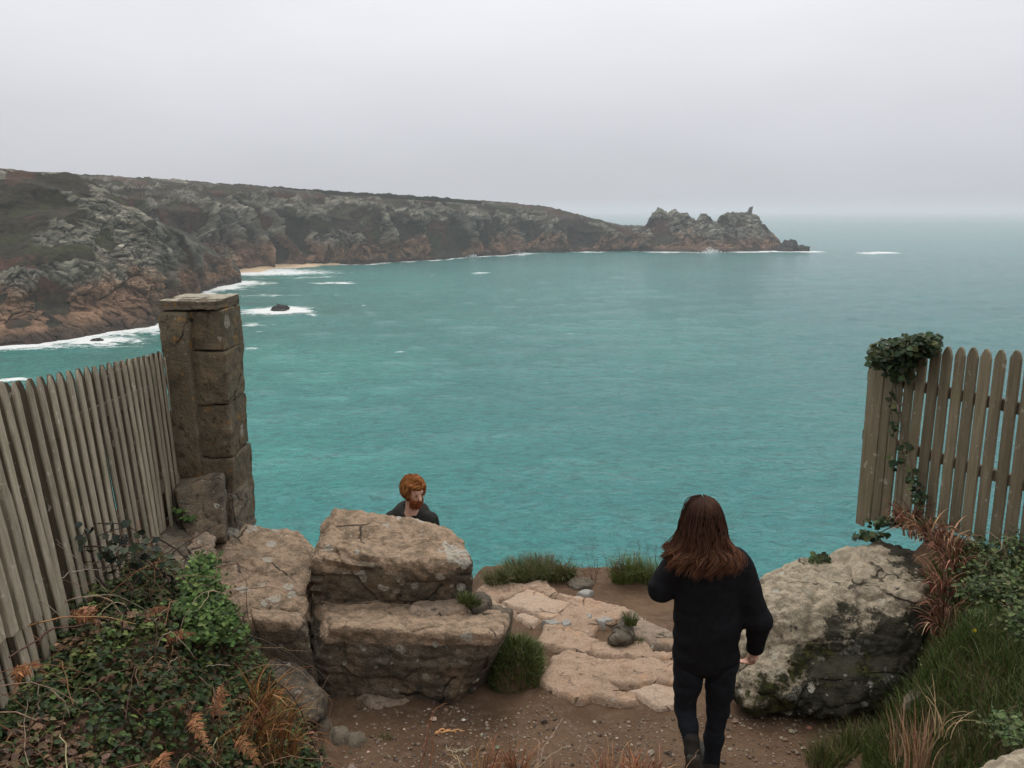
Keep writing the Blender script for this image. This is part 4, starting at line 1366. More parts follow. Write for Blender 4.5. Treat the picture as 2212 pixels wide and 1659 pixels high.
# bramble spray with larger dark leaves against the fence
sp = empty('bramble_spray', P(240, 1290, 4.3), 'dark bramble spray with large round leaves in front of the fence pickets', 'bramble')
bag = Bag()
pts = []
for (cx, cy, w, h, n) in ((250, 1170, 30, 26, 22), (215, 1200, 40, 30, 10), (325, 1190, 36, 26, 18), (280, 1225, 50, 30, 12), (90, 1200, 14, 36, 9), (60, 1270, 24, 36, 12), (350, 1235, 36, 20, 12), (180, 1160, 20, 15, 8)):
    for i in range(n):
        pts.append(P(RNG.normal(cx, w * .6), RNG.normal(cy, h * .6), RNG.uniform(4.05, 4.5)))
pts = np.array(pts)
n = len(pts)
nn = np.stack([RNG.normal(0, .5, n), RNG.normal(-.6, .4, n), RNG.normal(.6, .4, n)], 1)
L = RNG.uniform(.04, .07, n)
V, F = leaves(pts, rnd_dirs(n), nn, L, L * .8, .2, .15)
bag.add(V, F, vary(np.array([[.022, .032, .020], [.030, .040, .024], [.018, .026, .020], [.05, .06, .035]]), n, .25, .08))
bag.build('foliage', M_LEAF, sp)
bag = Bag()
for i in range(16):
    a = pts[RNG.integers(n)]
    b = pts[RNG.integers(n)]
    if np.linalg.norm(a - b) < .7:
        V, F = tubes(arc(a, b, .03, 8, .03)[None], np.full((1, 8), .0024), 4)
        bag.add(V, F, np.array([.06, .04, .035]))
for q in ((180, 1150), (330, 1180), (60, 1230)):
    V, F = tubes(arc(P(q[0] + 50, q[1] + 170, 4.2), P(q[0], q[1], 4.2), .05, 10, .03)[None], np.linspace(.005, .002, 10)[None], 4)
    bag.add(V, F, np.array([.07, .045, .04]))
bag.build('stems', M_DRY, sp)

# bright green herbs hanging over the bank beside the slab
hb = empty('herb_clump', P(450, 1330, 5.0), 'bright green small-leaved herb clump trailing down beside the brown slab', 'plant')
bag = Bag()
pts = []
for (cx, cy, w, h, D, n) in ((440, 1220, 30, 26, 5.28, 420), (435, 1260, 38, 26, 5.12, 520), (455, 1290, 34, 30, 5.0, 480), (480, 1335, 32, 30, 4.9, 420), (440, 1330, 40, 30, 4.75, 400), (440, 1370, 44, 22, 4.5, 260), (505, 1365, 24, 24, 4.75, 240), (410, 1310, 34, 20, 4.7, 200), (388, 1105, 12, 8, 5.95, 70), (408, 1122, 16, 6, 5.9, 80)):
    a, b = RNG.normal(cx, w * .5, n), RNG.normal(cy, h * .5, n)
    q = P(a, b, np.minimum(D, PG(a, b, .17)) - np.abs(RNG.normal(0, .06, n)))
    pts.append(q)
pts = np.concatenate(pts)
n = len(pts)
nn = np.stack([RNG.normal(.1, .5, n), RNG.normal(-.45, .4, n), np.abs(RNG.normal(.8, .3, n))], 1)
L = RNG.uniform(.018, .036, n)
V, F = leaves(pts, rnd_dirs(n), nn, L, L * .9, .2, .1)
t = ss(1230, 1400, CY - FPX * 0 + 0 * pts[:, 0])
bag.add(V, F, vary(np.array([[.070, .125, .030], [.095, .150, .038], [.055, .095, .026], [.038, .066, .022]]), n, .22, .07))
bag.build('foliage', M_LEAF, hb)
bag = Bag()
for i in range(22):
    a = P(452 + RNG.normal(0, 3), 1345, 4.95)
    V, F = tubes(arc(a, pts[RNG.integers(1800)], .05, 9, .02)[None], np.full((1, 9), .002), 3)
    bag.add(V, F, np.array([.07, .055, .03]))
bag.build('stems', M_DRY, hb)


def frond(a, b, lift, col, label, wid=.055, curl=.02):
    """a dead bracken frond: rachis with narrowing side leaflets"""
    p = arc(P(*a), P(*b), lift, 24, .015)
    tg = np.gradient(p, axis=0)
    tg /= np.linalg.norm(tg, axis=1, keepdims=True)
    bag = Bag()
    V, F = tubes(p[None], np.linspace(.0035, .001, 24)[None], 4)
    bag.add(V, F, np.array(col) * .9)
    for sgn in (-1, 1):
        for sub in range(3):
            i = np.arange(4, 24)
            side = np.cross(tg[i], (0, -.35, 1))
            side /= np.linalg.norm(side, axis=1, keepdims=True)
            L = wid * (1 - ((i - 4) / 20.) ** 1.3 * .85) * (1, .8, .55)[sub] * RNG.uniform(.8, 1.15, len(i))
            ax = side * sgn + tg[i] * (.35 + .12 * sub) + RNG.normal(0, .12, (len(i), 3)) + np.array([0, 0, -.25])
            V, F = leaves(p[i] + tg[i] * .006 * sub, ax, np.tile([0., -.5, 1.], (len(i), 1)) + RNG.normal(0, .3, (len(i), 3)), L, np.minimum(L * .2, .007), .3, curl * 4)
            bag.add(V, F, vary(col, len(i), .22, .06))
    o = bag.build('bracken_frond', M_DRY)
    return tag(o, label, 'bracken', 'dead bracken fronds on the left bank')


RU = (.30, .135, .065)
for a, b, l, lb in ((((400, 1540, 3.5), (455, 1640, 3.2), .06, 'long upright rust-brown bracken frond in the middle of the bramble')),
                    ((405, 1520, 3.5), (360, 1600, 3.4), .05, 'pale tan bracken frond hanging to the left of the upright one'),
                    ((470, 1560, 3.6), (480, 1480, 3.6), .02, 'short dark rust bracken frond behind the upright one'),
                    ((150, 1330, 3.6), (240, 1370, 3.7), .05, 'curled orange bracken frond against the bottom of the fence'),
                    ((290, 1360, 3.9), (370, 1318, 4.0), .03, 'thin rust bracken frond lying toward the green herbs'),
                    ((345, 1380, 3.7), (420, 1370, 3.8), .03, 'flat brown bracken frond on the thicket under the herbs'),
                    ((60, 1440, 3.0), (30, 1500, 2.9), .03, 'orange bracken frond at the left edge under the short pickets'),
                    ((340, 1640, 3.0), (370, 1690, 2.9), .03, 'bracken frond at the bottom edge below the bramble'),
                    ((500, 1600, 3.6), (560, 1650, 3.5), .04, 'low bracken frond beside the orange grass clump'),
                    ((210, 1350, 3.7), (160, 1320, 3.8), .04, 'curled orange bracken frond nearest the picket feet'),
                    ((370, 1340, 4.1), (440, 1330, 4.2), .03, 'faded brown bracken frond just left of the herb clump foot')):
    frond(a, b, l, vary(np.array([RU, (.36, .19, .10), (.22, .10, .055)]), 1, .1, .05)[0], lb)


def clump(name, spots, label, cat, cols, H=(.12, .3), W=.005, bend=(.3, 1.4), n=220, mat=M_GRASS, lean=None, group=None, segs=5, extra=None):
    """a tuft of grass rooted round one or several spots (px, py, distance, radius)"""
    c0 = P(spots[0][0], spots[0][1], abs(spots[0][2]))
    root = empty(name, (c0[0], c0[1], min(c0[2], 0)), label, cat, group)
    bag = Bag()
    for (px, py, D, r) in spots:
        c = P(px, py, PG(px, py)[0] if D < 0 else D)
        rr_ = r * np.sqrt(RNG.random(n))
        aa = RNG.uniform(0, 6.28, n)
        b = np.stack([c[0] + rr_ * np.cos(aa), c[1] + rr_ * np.sin(aa) * .7, np.full(n, c[2])], 1)
        gz = ground(b[:, 0], b[:, 1])
        b[:, 2] = np.where(np.abs(gz - c[2]) < .12, gz - .01, b[:, 2])
        d = np.stack([np.cos(aa), np.sin(aa)], 1) + RNG.normal(0, .5, (n, 2))
        if lean is not None:
            d = d + np.array(lean)
        d /= np.linalg.norm(d, axis=1, keepdims=True) + 1e-9
        V, F = blades(b, d, RNG.uniform(*H, n), W * RNG.uniform(.6, 1.4, n), RNG.uniform(*bend, n), segs)
        bag.add(V, F, vary(np.array(cols), n, .22, .07))
    bag.build('blades', mat, root)
    if extra:
        extra(root)
    return root


G1 = [(.066, .095, .022), (.090, .120, .030), (.048, .070, .020), (.13, .135, .05)]
G2 = [(.11, .155, .036), (.14, .18, .050), (.08, .115, .028), (.19, .18, .07)]
RD = [(.24, .11, .07), (.30, .155, .10), (.17, .08, .055), (.34, .21, .13), (.12, .07, .05)]
OR = [(.30, .145, .055), (.25, .10, .04), (.35, .20, .085), (.18, .085, .04), (.17, .13, .05)]
RD = [(.24, .11, .07), (.30, .155, .10), (.17, .08, .055), (.34, .21, .13), (.12, .07, .05)]

clump('grass_clump', [(590, 1590, 3.9, .09), (560, 1540, 4.0, .08), (610, 1640, 3.85, .08), (545, 1610, 3.8, .08)], 'orange-brown dying grass clump at the right end of the bramble bank', 'grass clump', OR, (.16, .38), .008, (.9, 2.4), 70, M_DRY, (.8, -.1))
clump('dry_grass', [(480, 1600, -1, .16), (540, 1560, -1, .13), (430, 1650, -1, .14), (520, 1650, -1, .15)], 'thin rusty dead grass woven through the right edge of the bramble bank', 'dead plant', OR + RD, (.16, .34), .005, (.5, 2.0), 46, M_DRY, (.5, -.2))
clump('grass_clump', [(540, 1500, 4.1, .06)], 'few orange grass blades on the bank above the orange clump', 'grass clump', OR, (.12, .26), .005, (.4, 1.6), 36, M_DRY, (.8, 0))
gh = empty('grass_clump', (.04, 5.57, -3.3), 'dense dark green grass clump at the right end of the ledge', 'grass clump')
so = hexrock('soil', np.array([(x_, y_, z_) for z_, w_ in ((-3.5, .21), (-3.10, .15)) for x_, y_ in ((.03 - w_, 5.56 - w_), (.03 + w_, 5.58 - w_), (.05 + w_, 5.58 + w_), (.04 - w_, 5.58 + w_))]), M_SOIL, parent=gh, rnd=.75, amp=.03, seed=130, n=24, cuts=0)
hv = np.array([v.co[:] for v in so.data.vertices]) + wpos(gh)
hv = hv[hv[:, 2] > ground(hv[:, 0], hv[:, 1]) - .03]
n = 3600
hb_ = hv[RNG.integers(0, len(hv), n)] + RNG.normal(0, .012, (n, 3))
hd = hb_[:, :2] - np.array([.04, 5.57]) + RNG.normal(0, .07, (n, 2))
hd /= np.linalg.norm(hd, axis=1, keepdims=True)
V, F = blades(hb_, hd, RNG.uniform(.05, .125, n), .005 * RNG.uniform(.6, 1.4, n), RNG.uniform(.5, 2.2, n), 5)
Bag().add(V, F, vary(np.array(G1), n, .24, .07)).build('blades', M_GRASS, gh)
clump('grass_clump', [(1075, 1252, 7.25, .10), (1110, 1245, 7.35, .15), (1150, 1242, 7.4, .15), (1190, 1243, 7.4, .13), (1220, 1250, 7.4, .08), (1130, 1235, 7.6, .16), (1170, 1235, 7.6, .14)], 'long green grass mound on the cliff edge behind the paving', 'grass clump', G1 + [(.16, .12, .06)], (.10, .25), .005, (.5, 2.2), 620, lean=(-.4, 0))
clump('grass_clump', [(1370, 1252, 7.35, .12), (1345, 1254, 7.3, .10), (1400, 1250, 7.3, .09)], 'bright green grass tuft on the cliff edge left of the walker', 'grass clump', G2, (.12, .32), .005, (.3, 1.9), 480)
clump('grass_clump', [(1340, 1375, 5.95, .06), (1362, 1350, 6.05, .05), (1370, 1372, 6.0, .06)], 'small grass tuft growing under the dark rock lip in the path', 'grass clump', G1, (.06, .13), .004, (.4, 1.6), 200)
clump('grass_clump', [(1020, 1308, 5.62, .06), (1005, 1302, 5.6, .05)], 'small green tuft in the crack under the flat-topped boulder', 'grass clump', G1, (.05, .11), .006, (.6, 1.8), 150)
clump('grass_clump', [(1820, 1632, -1, .16), (1785, 1655, -1, .13), (1860, 1612, -1, .12)], 'green grass tuft at the foot of the right bank in front of the mossy boulder', 'grass clump', G1 + [(.22, .19, .09)], (.08, .20), .004, (.3, 1.4), 380)
clump('grass_clump', [(830, 1580, 4.75, .05)], 'tiny green tuft at the foot of the ledge by the rubble', 'grass clump', G1, (.03, .08), .004, (.3, 1.4), 60)
clump('grass_clump', [(1958, 1650, 3.65, .09), (1985, 1660, 3.55, .07)], 'pale dry grass tuft at the bottom of the right bank', 'grass clump', [(.34, .22, .13), (.42, .30, .18), (.26, .15, .09)], (.16, .34), .007, (.15, .8), 46, M_DRY, (-.3, .4))
clump('grass_clump', [(2040, 1590, 3.6, .05)], 'arching straw seed stalks on the turf above the bottom corner boulder', 'grass clump', [(.40, .31, .18), (.34, .24, .13)], (.20, .36), .006, (.7, 1.6), 14, M_DRY, (.9, -.1))

# red-brown strap leaves hanging over the right boulder
clump('dry_grass', [(2020, 1170, 5.45, .13), (1985, 1160, 5.6, .12), (2050, 1190, 5.3, .12), (2060, 1230, 5.15, .10), (2040, 1280, 5.05, .09), (2045, 1330, 4.95, .08), (2035, 1370, 4.9, .07), (1960, 1130, 5.95, .09)], 'red-brown dead strap-leaved clump hanging from the fence foot over the boulder', 'dead plant',
      RD, (.14, .34), .011, (1.0, 2.7), 70, M_DRY, (-.5, -.7))

# turf and leafy growth on the right bank
N = 60000
x = RNG.uniform(1.75, 3.7, N)
y = RNG.uniform(2.6, 5.5, N)
z = ground(x, y)
k = (x > 1.95 + .25 * fbm(np.stack([x, y, z], -1) * 2, 2, 850) + .55 * ss(4.1, 5.2, y)) & (z > -3.15)
x, y, z = x[k], y[k], z[k]
n = len(x)
a = RNG.uniform(0, 6.28, n)
dn = np.stack([np.cos(a) - .4, np.sin(a) - .3], 1)
dn /= np.linalg.norm(dn, axis=1, keepdims=True)
fld = fbm(np.stack([x, y, z], -1) * 1.6, 3, 851)
V, F = blades(np.stack([x, y, z - .01], 1), dn, RNG.uniform(.06, .20, n) * (1 + .4 * fld), .0045 * RNG.uniform(.6, 1.5, n), RNG.uniform(.3, 1.6, n), 4)
bag = Bag().add(V, F, vary(np.array([(.052, .090, .020), (.074, .115, .028), (.042, .070, .018), (.105, .125, .040), (.14, .13, .06)]), n, .22, .07))
tag(bag.build('grass', M_GRASS), 'rough green turf covering the right bank below the fence', 'grass', kind='stuff')

rb = empty('leafy_shrub', P(2150, 1260, 5.0), 'low leafy green shrub at the foot of the right fence', 'shrub')
bag, stem = Bag(), Bag()
for (cx, cy, w, h, D, n) in ((2150, 1230, 60, 34, 5.0, 500), (2190, 1180, 40, 30, 5.2, 260), (2120, 1270, 46, 26, 4.8, 400), (2185, 1280, 50, 40, 4.6, 500), (2200, 1340, 30, 40, 4.2, 260), (2110, 1180, 30, 16, 5.4, 110), (2120, 1330, 30, 20, 4.6, 120)):
    q = P(RNG.normal(cx, w * .55, n), RNG.normal(cy, h * .55, n), D + RNG.normal(0, .08, n))
    nn = np.stack([RNG.normal(-.1, .5, n), RNG.normal(-.4, .4, n), np.abs(RNG.normal(.7, .3, n))], 1)
    L = RNG.uniform(.020, .042, n)
    V, F = leaves(q, rnd_dirs(n), nn, L, L * .62, .25, .15)
    bag.add(V, F, vary(np.array([[.050, .075, .028], [.035, .052, .022], [.075, .105, .038], [.10, .12, .05]]), n, .22, .07))
    for i in range(7):
        a = P(cx + RNG.normal(0, w * .5), cy + RNG.normal(0, h * .5), D)
        V, F = tubes(arc(P(2150, 1300, 4.85), a, .03, 9, .03)[None], np.full((1, 9), .003), 4)
        stem.add(V, F, np.array([.12, .08, .05]))
for a, b in (((1950 + 160, 1250, 4.9), (2190, 1160, 5.0)), ((2080, 1330, 4.8), (2150, 1270, 4.8)), ((2130, 1150, 5.3), (2180, 1230, 5.0))):
    V, F = tubes(arc(P(*a), P(*b), .04, 9, .03)[None], np.linspace(.004, .0015, 9)[None], 4)
    stem.add(V, F, np.array([.30, .23, .16]))
bag.build('foliage', M_LEAF, rb)
stem.build('stems', M_DRY, rb)

rb2 = empty('leafy_shrub', P(2180, 1600, 3.4), 'small pale leafy sprig beside the bottom corner boulder', 'shrub')
bag = Bag()
for (cx, cy, w, h, D, n) in ((2170, 1560, 40, 26, 3.5, 200), (2200, 1590, 30, 22, 3.35, 140)):
    q = P(RNG.normal(cx, w * .55, n), RNG.normal(cy, h * .55, n), D + RNG.normal(0, .05, n))
    nn = np.stack([RNG.normal(-.1, .5, n), RNG.normal(-.4, .4, n), np.abs(RNG.normal(.7, .3, n))], 1)
    L = RNG.uniform(.016, .034, n)
    V, F = leaves(q, rnd_dirs(n), nn, L, L * .62, .25, .15)
    bag.add(V, F, vary(np.array([[.060, .090, .030], [.045, .066, .026], [.10, .13, .05]]), n, .22, .07))
bag.build('foliage', M_LEAF, rb2)
bag = Bag()
for i in range(9):
    a = P(2175 + RNG.normal(0, 22), 1572 + RNG.normal(0, 14), 3.45)
    V, F = tubes(arc(a, a + np.array([RNG.normal(0, .05), RNG.normal(0, .04), -.16]), .02, 7, .02)[None], np.full((1, 7), .0022), 4)
    bag.add(V, F, np.array([.12, .08, .05]))
bag.build('stems', M_DRY, rb2)

# ivy on the right fence
iv = empty('ivy', P(1940, 1140, 6.3), 'glossy dark ivy heaped over the end of the right fence and climbing down it', 'ivy')
bag, stem = Bag(), Bag()
for (cx, cy, w, h, D, n) in ((1950, 762, 46, 28, 6.25, 700), (1985, 745, 42, 22, 6.15, 460), (1912, 772, 32, 24, 6.4, 340), (2015, 745, 16, 18, 6.05, 110), (1890, 760, 14, 14, 6.5, 60), (1945, 805, 26, 18, 6.3, 130),
                             (1938, 925, 14, 12, 6.2, 12), (1955, 975, 12, 20, 6.15, 18), (1972, 1030, 12, 22, 6.05, 26), (1985, 1080, 14, 26, 6.0, 34), (1932, 1000, 12, 14, 6.25, 16), (1990, 1130, 26, 14, 5.95, 90), (1925, 1128, 50, 8, 6.2, 130), (1880, 1158, 34, 7, 6.1, 90), (1770, 1206, 22, 6, 5.95, 60), (1930, 860, 10, 30, 6.3, 14)):
    q = P(cx + w * .5 * np.clip(RNG.normal(0, 1, n), -1.9, 1.9), cy + h * .5 * np.clip(RNG.normal(0, 1, n), -1.9, 1.9), D - .05 + RNG.normal(0, .07, n))
    nn = np.stack([RNG.normal(-.2, .5, n), RNG.normal(-.6, .4, n), np.abs(RNG.normal(.6, .4, n))], 1)
    L = RNG.uniform(.03, .058, n)
    V, F = leaves(q, rnd_dirs(n, -.5), nn, L, L * .95, .15, .2)
    bag.add(V, F, vary(np.array([[.020, .036, .016], [.028, .048, .020], [.038, .060, .024], [.065, .080, .030]]), n, .25, .08))
for a, b in (((1945, 800, 6.25), (1990, 1120, 5.95)), ((1930, 800, 6.3), (1945, 1110, 6.15)), ((1935, 830, 6.3), (1940, 1000, 6.2)), ((1950, 770, 6.2), (1965, 960, 6.1)), ((1985, 1128, 5.95), (1880, 1158, 6.1))):
    V, F = tubes(arc(P(*a), P(*b), .0, 14, .05)[None], np.linspace(.006, .003, 14)[None], 5)
    stem.add(V, F, np.array([.14, .11, .08]))
bag.build('foliage', M_LEAF, iv)
stem.build('stems', M_DRY, iv)


# heather and thin weeds on the edge
def weed(spots, label, cols, name='edge_weed', H=(.12, .3), n=6, leaf=26, lw=.016):
    c0 = P(*spots[0])
    root = empty(name, c0, label, 'plant')
    st, lf = Bag(), Bag()
    for s in spots:
        for i in range(n):
            a = P(*s) + np.array([RNG.normal(0, .05), RNG.normal(0, .04), 0])
            b = a + np.array([RNG.normal(0, .08), RNG.normal(0, .05), RNG.uniform(*H)])
            p = arc(a, b, .0, 8, .03)
            V, F = tubes(p[None], np.linspace(.0026, .0012, 8)[None], 4)
            st.add(V, F, np.array([.10, .065, .045]))
            k = RNG.integers(2, 8, leaf // 2)
            q = p[k] + RNG.normal(0, .012, (len(k), 3))
            L = RNG.uniform(.6, 1.3, len(k)) * lw
            V, F = leaves(q, rnd_dirs(len(k)), normals_up(len(k), .8), L, L * .6)
            lf.add(V, F, vary(np.array(cols), len(k), .25, .08))
    st.build('stems', M_DRY, root)
    lf.build('foliage', M_LEAF, root)


weed([(1140, 1238, 7.5), (1170, 1234, 7.5), (1200, 1238, 7.5), (1225, 1245, 7.45), (1110, 1240, 7.5)], 'brown heather mixed through the top of the grass mound on the edge', [(.10, .06, .045), (.16, .09, .06), (.055, .06, .03)], H=(.08, .2), n=9)
weed([(1288, 1262, 7.4), (1276, 1262, 7.4)], 'thin dark weed standing alone between the two edge tufts', [(.07, .045, .035), (.12, .07, .05)], H=(.14, .36), n=3)
weed([(1330, 1250, 7.3), (1345, 1246, 7.3)], 'reddish weed leaning on the bright green edge tuft', [(.16, .09, .06), (.11, .06, .045)], H=(.12, .30), n=5)
weed([(1410, 1240, 7.3), (1385, 1232, 7.35)], 'tall thin seed heads rising behind the bright green edge tuft', [(.06, .05, .035), (.10, .08, .05)], H=(.22, .42), n=3, leaf=14, lw=.010)
weed([(2060, 1420, 4.5), (2030, 1440, 4.6)], 'small weed with pale leaves in the shadow of the mossy boulder', [(.12, .14, .05), (.08, .09, .04)], H=(.04, .10), n=5)


# dead stalks in the foreground
def stalks(name, segs, label, r=.003, cols=((.33, .20, .12), (.42, .30, .20)), twig=False):
    bag = Bag()
    for a, b in segs:
        V, F = tubes(arc(P(*a), P(*b), .015, 10, .02)[None], np.linspace(r, r * .5, 10)[None], 5)
        c = vary(np.array(cols), 1, .15, .05)[0]
        bag.add(V, F, c)
        if twig:
            p = P(*b)
            for j in range(4):
                q = p + np.array([RNG.normal(0, .03), RNG.normal(0, .015), abs(RNG.normal(.02, .015))])
                V, F = tubes(arc(p, q, .0, 5, .004)[None], np.linspace(r * .7, r * .5, 5)[None], 4)
                bag.add(V, F, c)
    o = bag.build(name, M_DRY)
    tag(o, label, 'dead stem')


stalks('dry_stalk', [((905, 1700, 3.9), (925, 1560, 4.0)), ((925, 1560, 4.0), (965, 1520, 4.0)), ((925, 1690, 3.9), (940, 1580, 4.0)), ((912, 1640, 3.95), (935, 1535, 4.05))], 'upright reddish dead stalks at the bottom edge below the ledge', .0035, ((.26, .11, .06), (.30, .15, .08)))
stalks('dry_stalk', [((940, 1585, 4.0), (1003, 1579, 4.05)), ((945, 1586, 4.0), (985, 1582, 4.05))], 'flat orange dead blade lying level beside the reddish stalks', .006, ((.48, .24, .11), (.44, .22, .10)))
stalks('dry_twig', [((1000, 1690, 3.9), (985, 1625, 3.95)), ((990, 1650, 3.95), (1003, 1620, 3.95)), ((985, 1640, 3.95), (968, 1622, 3.95)), ((1000, 1670, 3.95), (970, 1652, 3.95))], 'small pale forked twig at the bottom edge beside the red blades', .003, ((.50, .42, .32), (.46, .38, .28)), True)
stalks('dry_twig', [((1140, 1690, 3.9), (1216, 1550, 4.0)), ((1160, 1650, 3.95), (1152, 1596, 4.0)), ((1185, 1605, 3.97), (1160, 1625, 4.0)), ((1150, 1670, 3.9), (1230, 1610, 3.95)), ((1205, 1570, 4.0), (1190, 1600, 4.0))], 'tall branching pale twig rising from the bottom centre', .003, ((.40, .31, .22), (.46, .36, .26)))
clump('dry_grass', [(1040, 1680, 3.85, .10), (1090, 1690, 3.85, .09), (1120, 1670, 3.9, .06)], 'red-brown dead grass blades at the bottom edge left of the tall twig', 'dead plant', [(.20, .09, .05), (.30, .14, .07), (.40, .20, .10)], (.12, .26), .007, (.4, 1.7), 34, M_DRY, (.4, 0))
clump('dry_grass', [(1350, 1690, 3.9, .12), (1390, 1680, 3.9, .10), (1310, 1690, 3.85, .08)], 'rusty dead foliage at the bottom edge left of the walker', 'dead plant', [(.22, .10, .055), (.28, .13, .07), (.36, .18, .10)], (.08, .20), .008, (.5, 1.9), 60, M_DRY)
for a, b, lb in (((1305, 1690, 3.9), (1313, 1590, 4.0), 'tallest straight dead grass stalk above the rusty foliage'), ((1330, 1660, 3.9), (1365, 1600, 4.0), 'slanting dead grass stalk over the rusty foliage'),
                 ((1260, 1690, 3.9), (1300, 1630, 3.95), 'short leaning dead stalk between tall twig and rusty foliage'), ((1470, 1690, 3.9), (1510, 1620, 4.0), 'leaning dead stalk beside the trailing shoe of the walker')):
    stalks('dry_stalk', [(a, b)], lb, .0025, ((.40, .24, .14), (.34, .20, .12)))
clump('dry_grass', [(1200, 1690, 3.9, .10)], 'brown broken blades under the tall twig', 'dead plant', [(.16, .09, .07), (.26, .15, .10)], (.06, .15), .006, (.4, 1.7), 40, M_DRY)

# fallen leaves and bits on the path
for i, (px, py, col, s, lb) in enumerate(((1069, 1658, (.16, .20, .12), .045, 'fallen grey-green leaf on the soil at the bottom of the path'), (1752, 1650, (.36, .36, .08), .03, 'fallen yellow leaf on the soil right of the walker'), (997, 1590, (.6, .58, .52), .035, 'white fallen petal-like leaf on the soil below the ledge'),
                                          (1737, 1664, (.2, .14, .09), .045, 'fallen brown leaf beside the yellow one'), (1797, 1637, (.34, .16, .10), .05, 'fallen reddish leaf at the foot of the mossy boulder'))):
    px, py = (px, py) if i else (1069, 1605)
    px, py = {1: (1703, 1580), 3: (1690, 1597), 4: (1742, 1571), 2: (996, 1545)}.get(i, (px, py))
    q = PZ(px, py, -3.27)
    q[2] = ground(q[0], q[1]) + .012
    V, F = leaves(q[None], np.array([[1., .3, 0]]), np.array([[.1, -.3, 1.]]), np.array([s]), np.array([s * .6]))
    o = Bag().add(V, F, np.array(col)).build('fallen_leaf', M_LEAF)
    tag(o, lb, 'leaf')
q = P(2105, 1362, 4.3)
V, F = leaves(np.tile(q, (6, 1)), np.stack([np.cos(np.arange(6) * 1.05), np.full(6, -.2), np.sin(np.arange(6) * 1.05)], 1), np.tile([0., -1, .3], (6, 1)), np.full(6, .014), np.full(6, .011))
tag(Bag().add(V, F, np.array([.75, .58, .03])).build('yellow_flower', M_LEAF), 'single small yellow flower on the green right bank', 'flower')


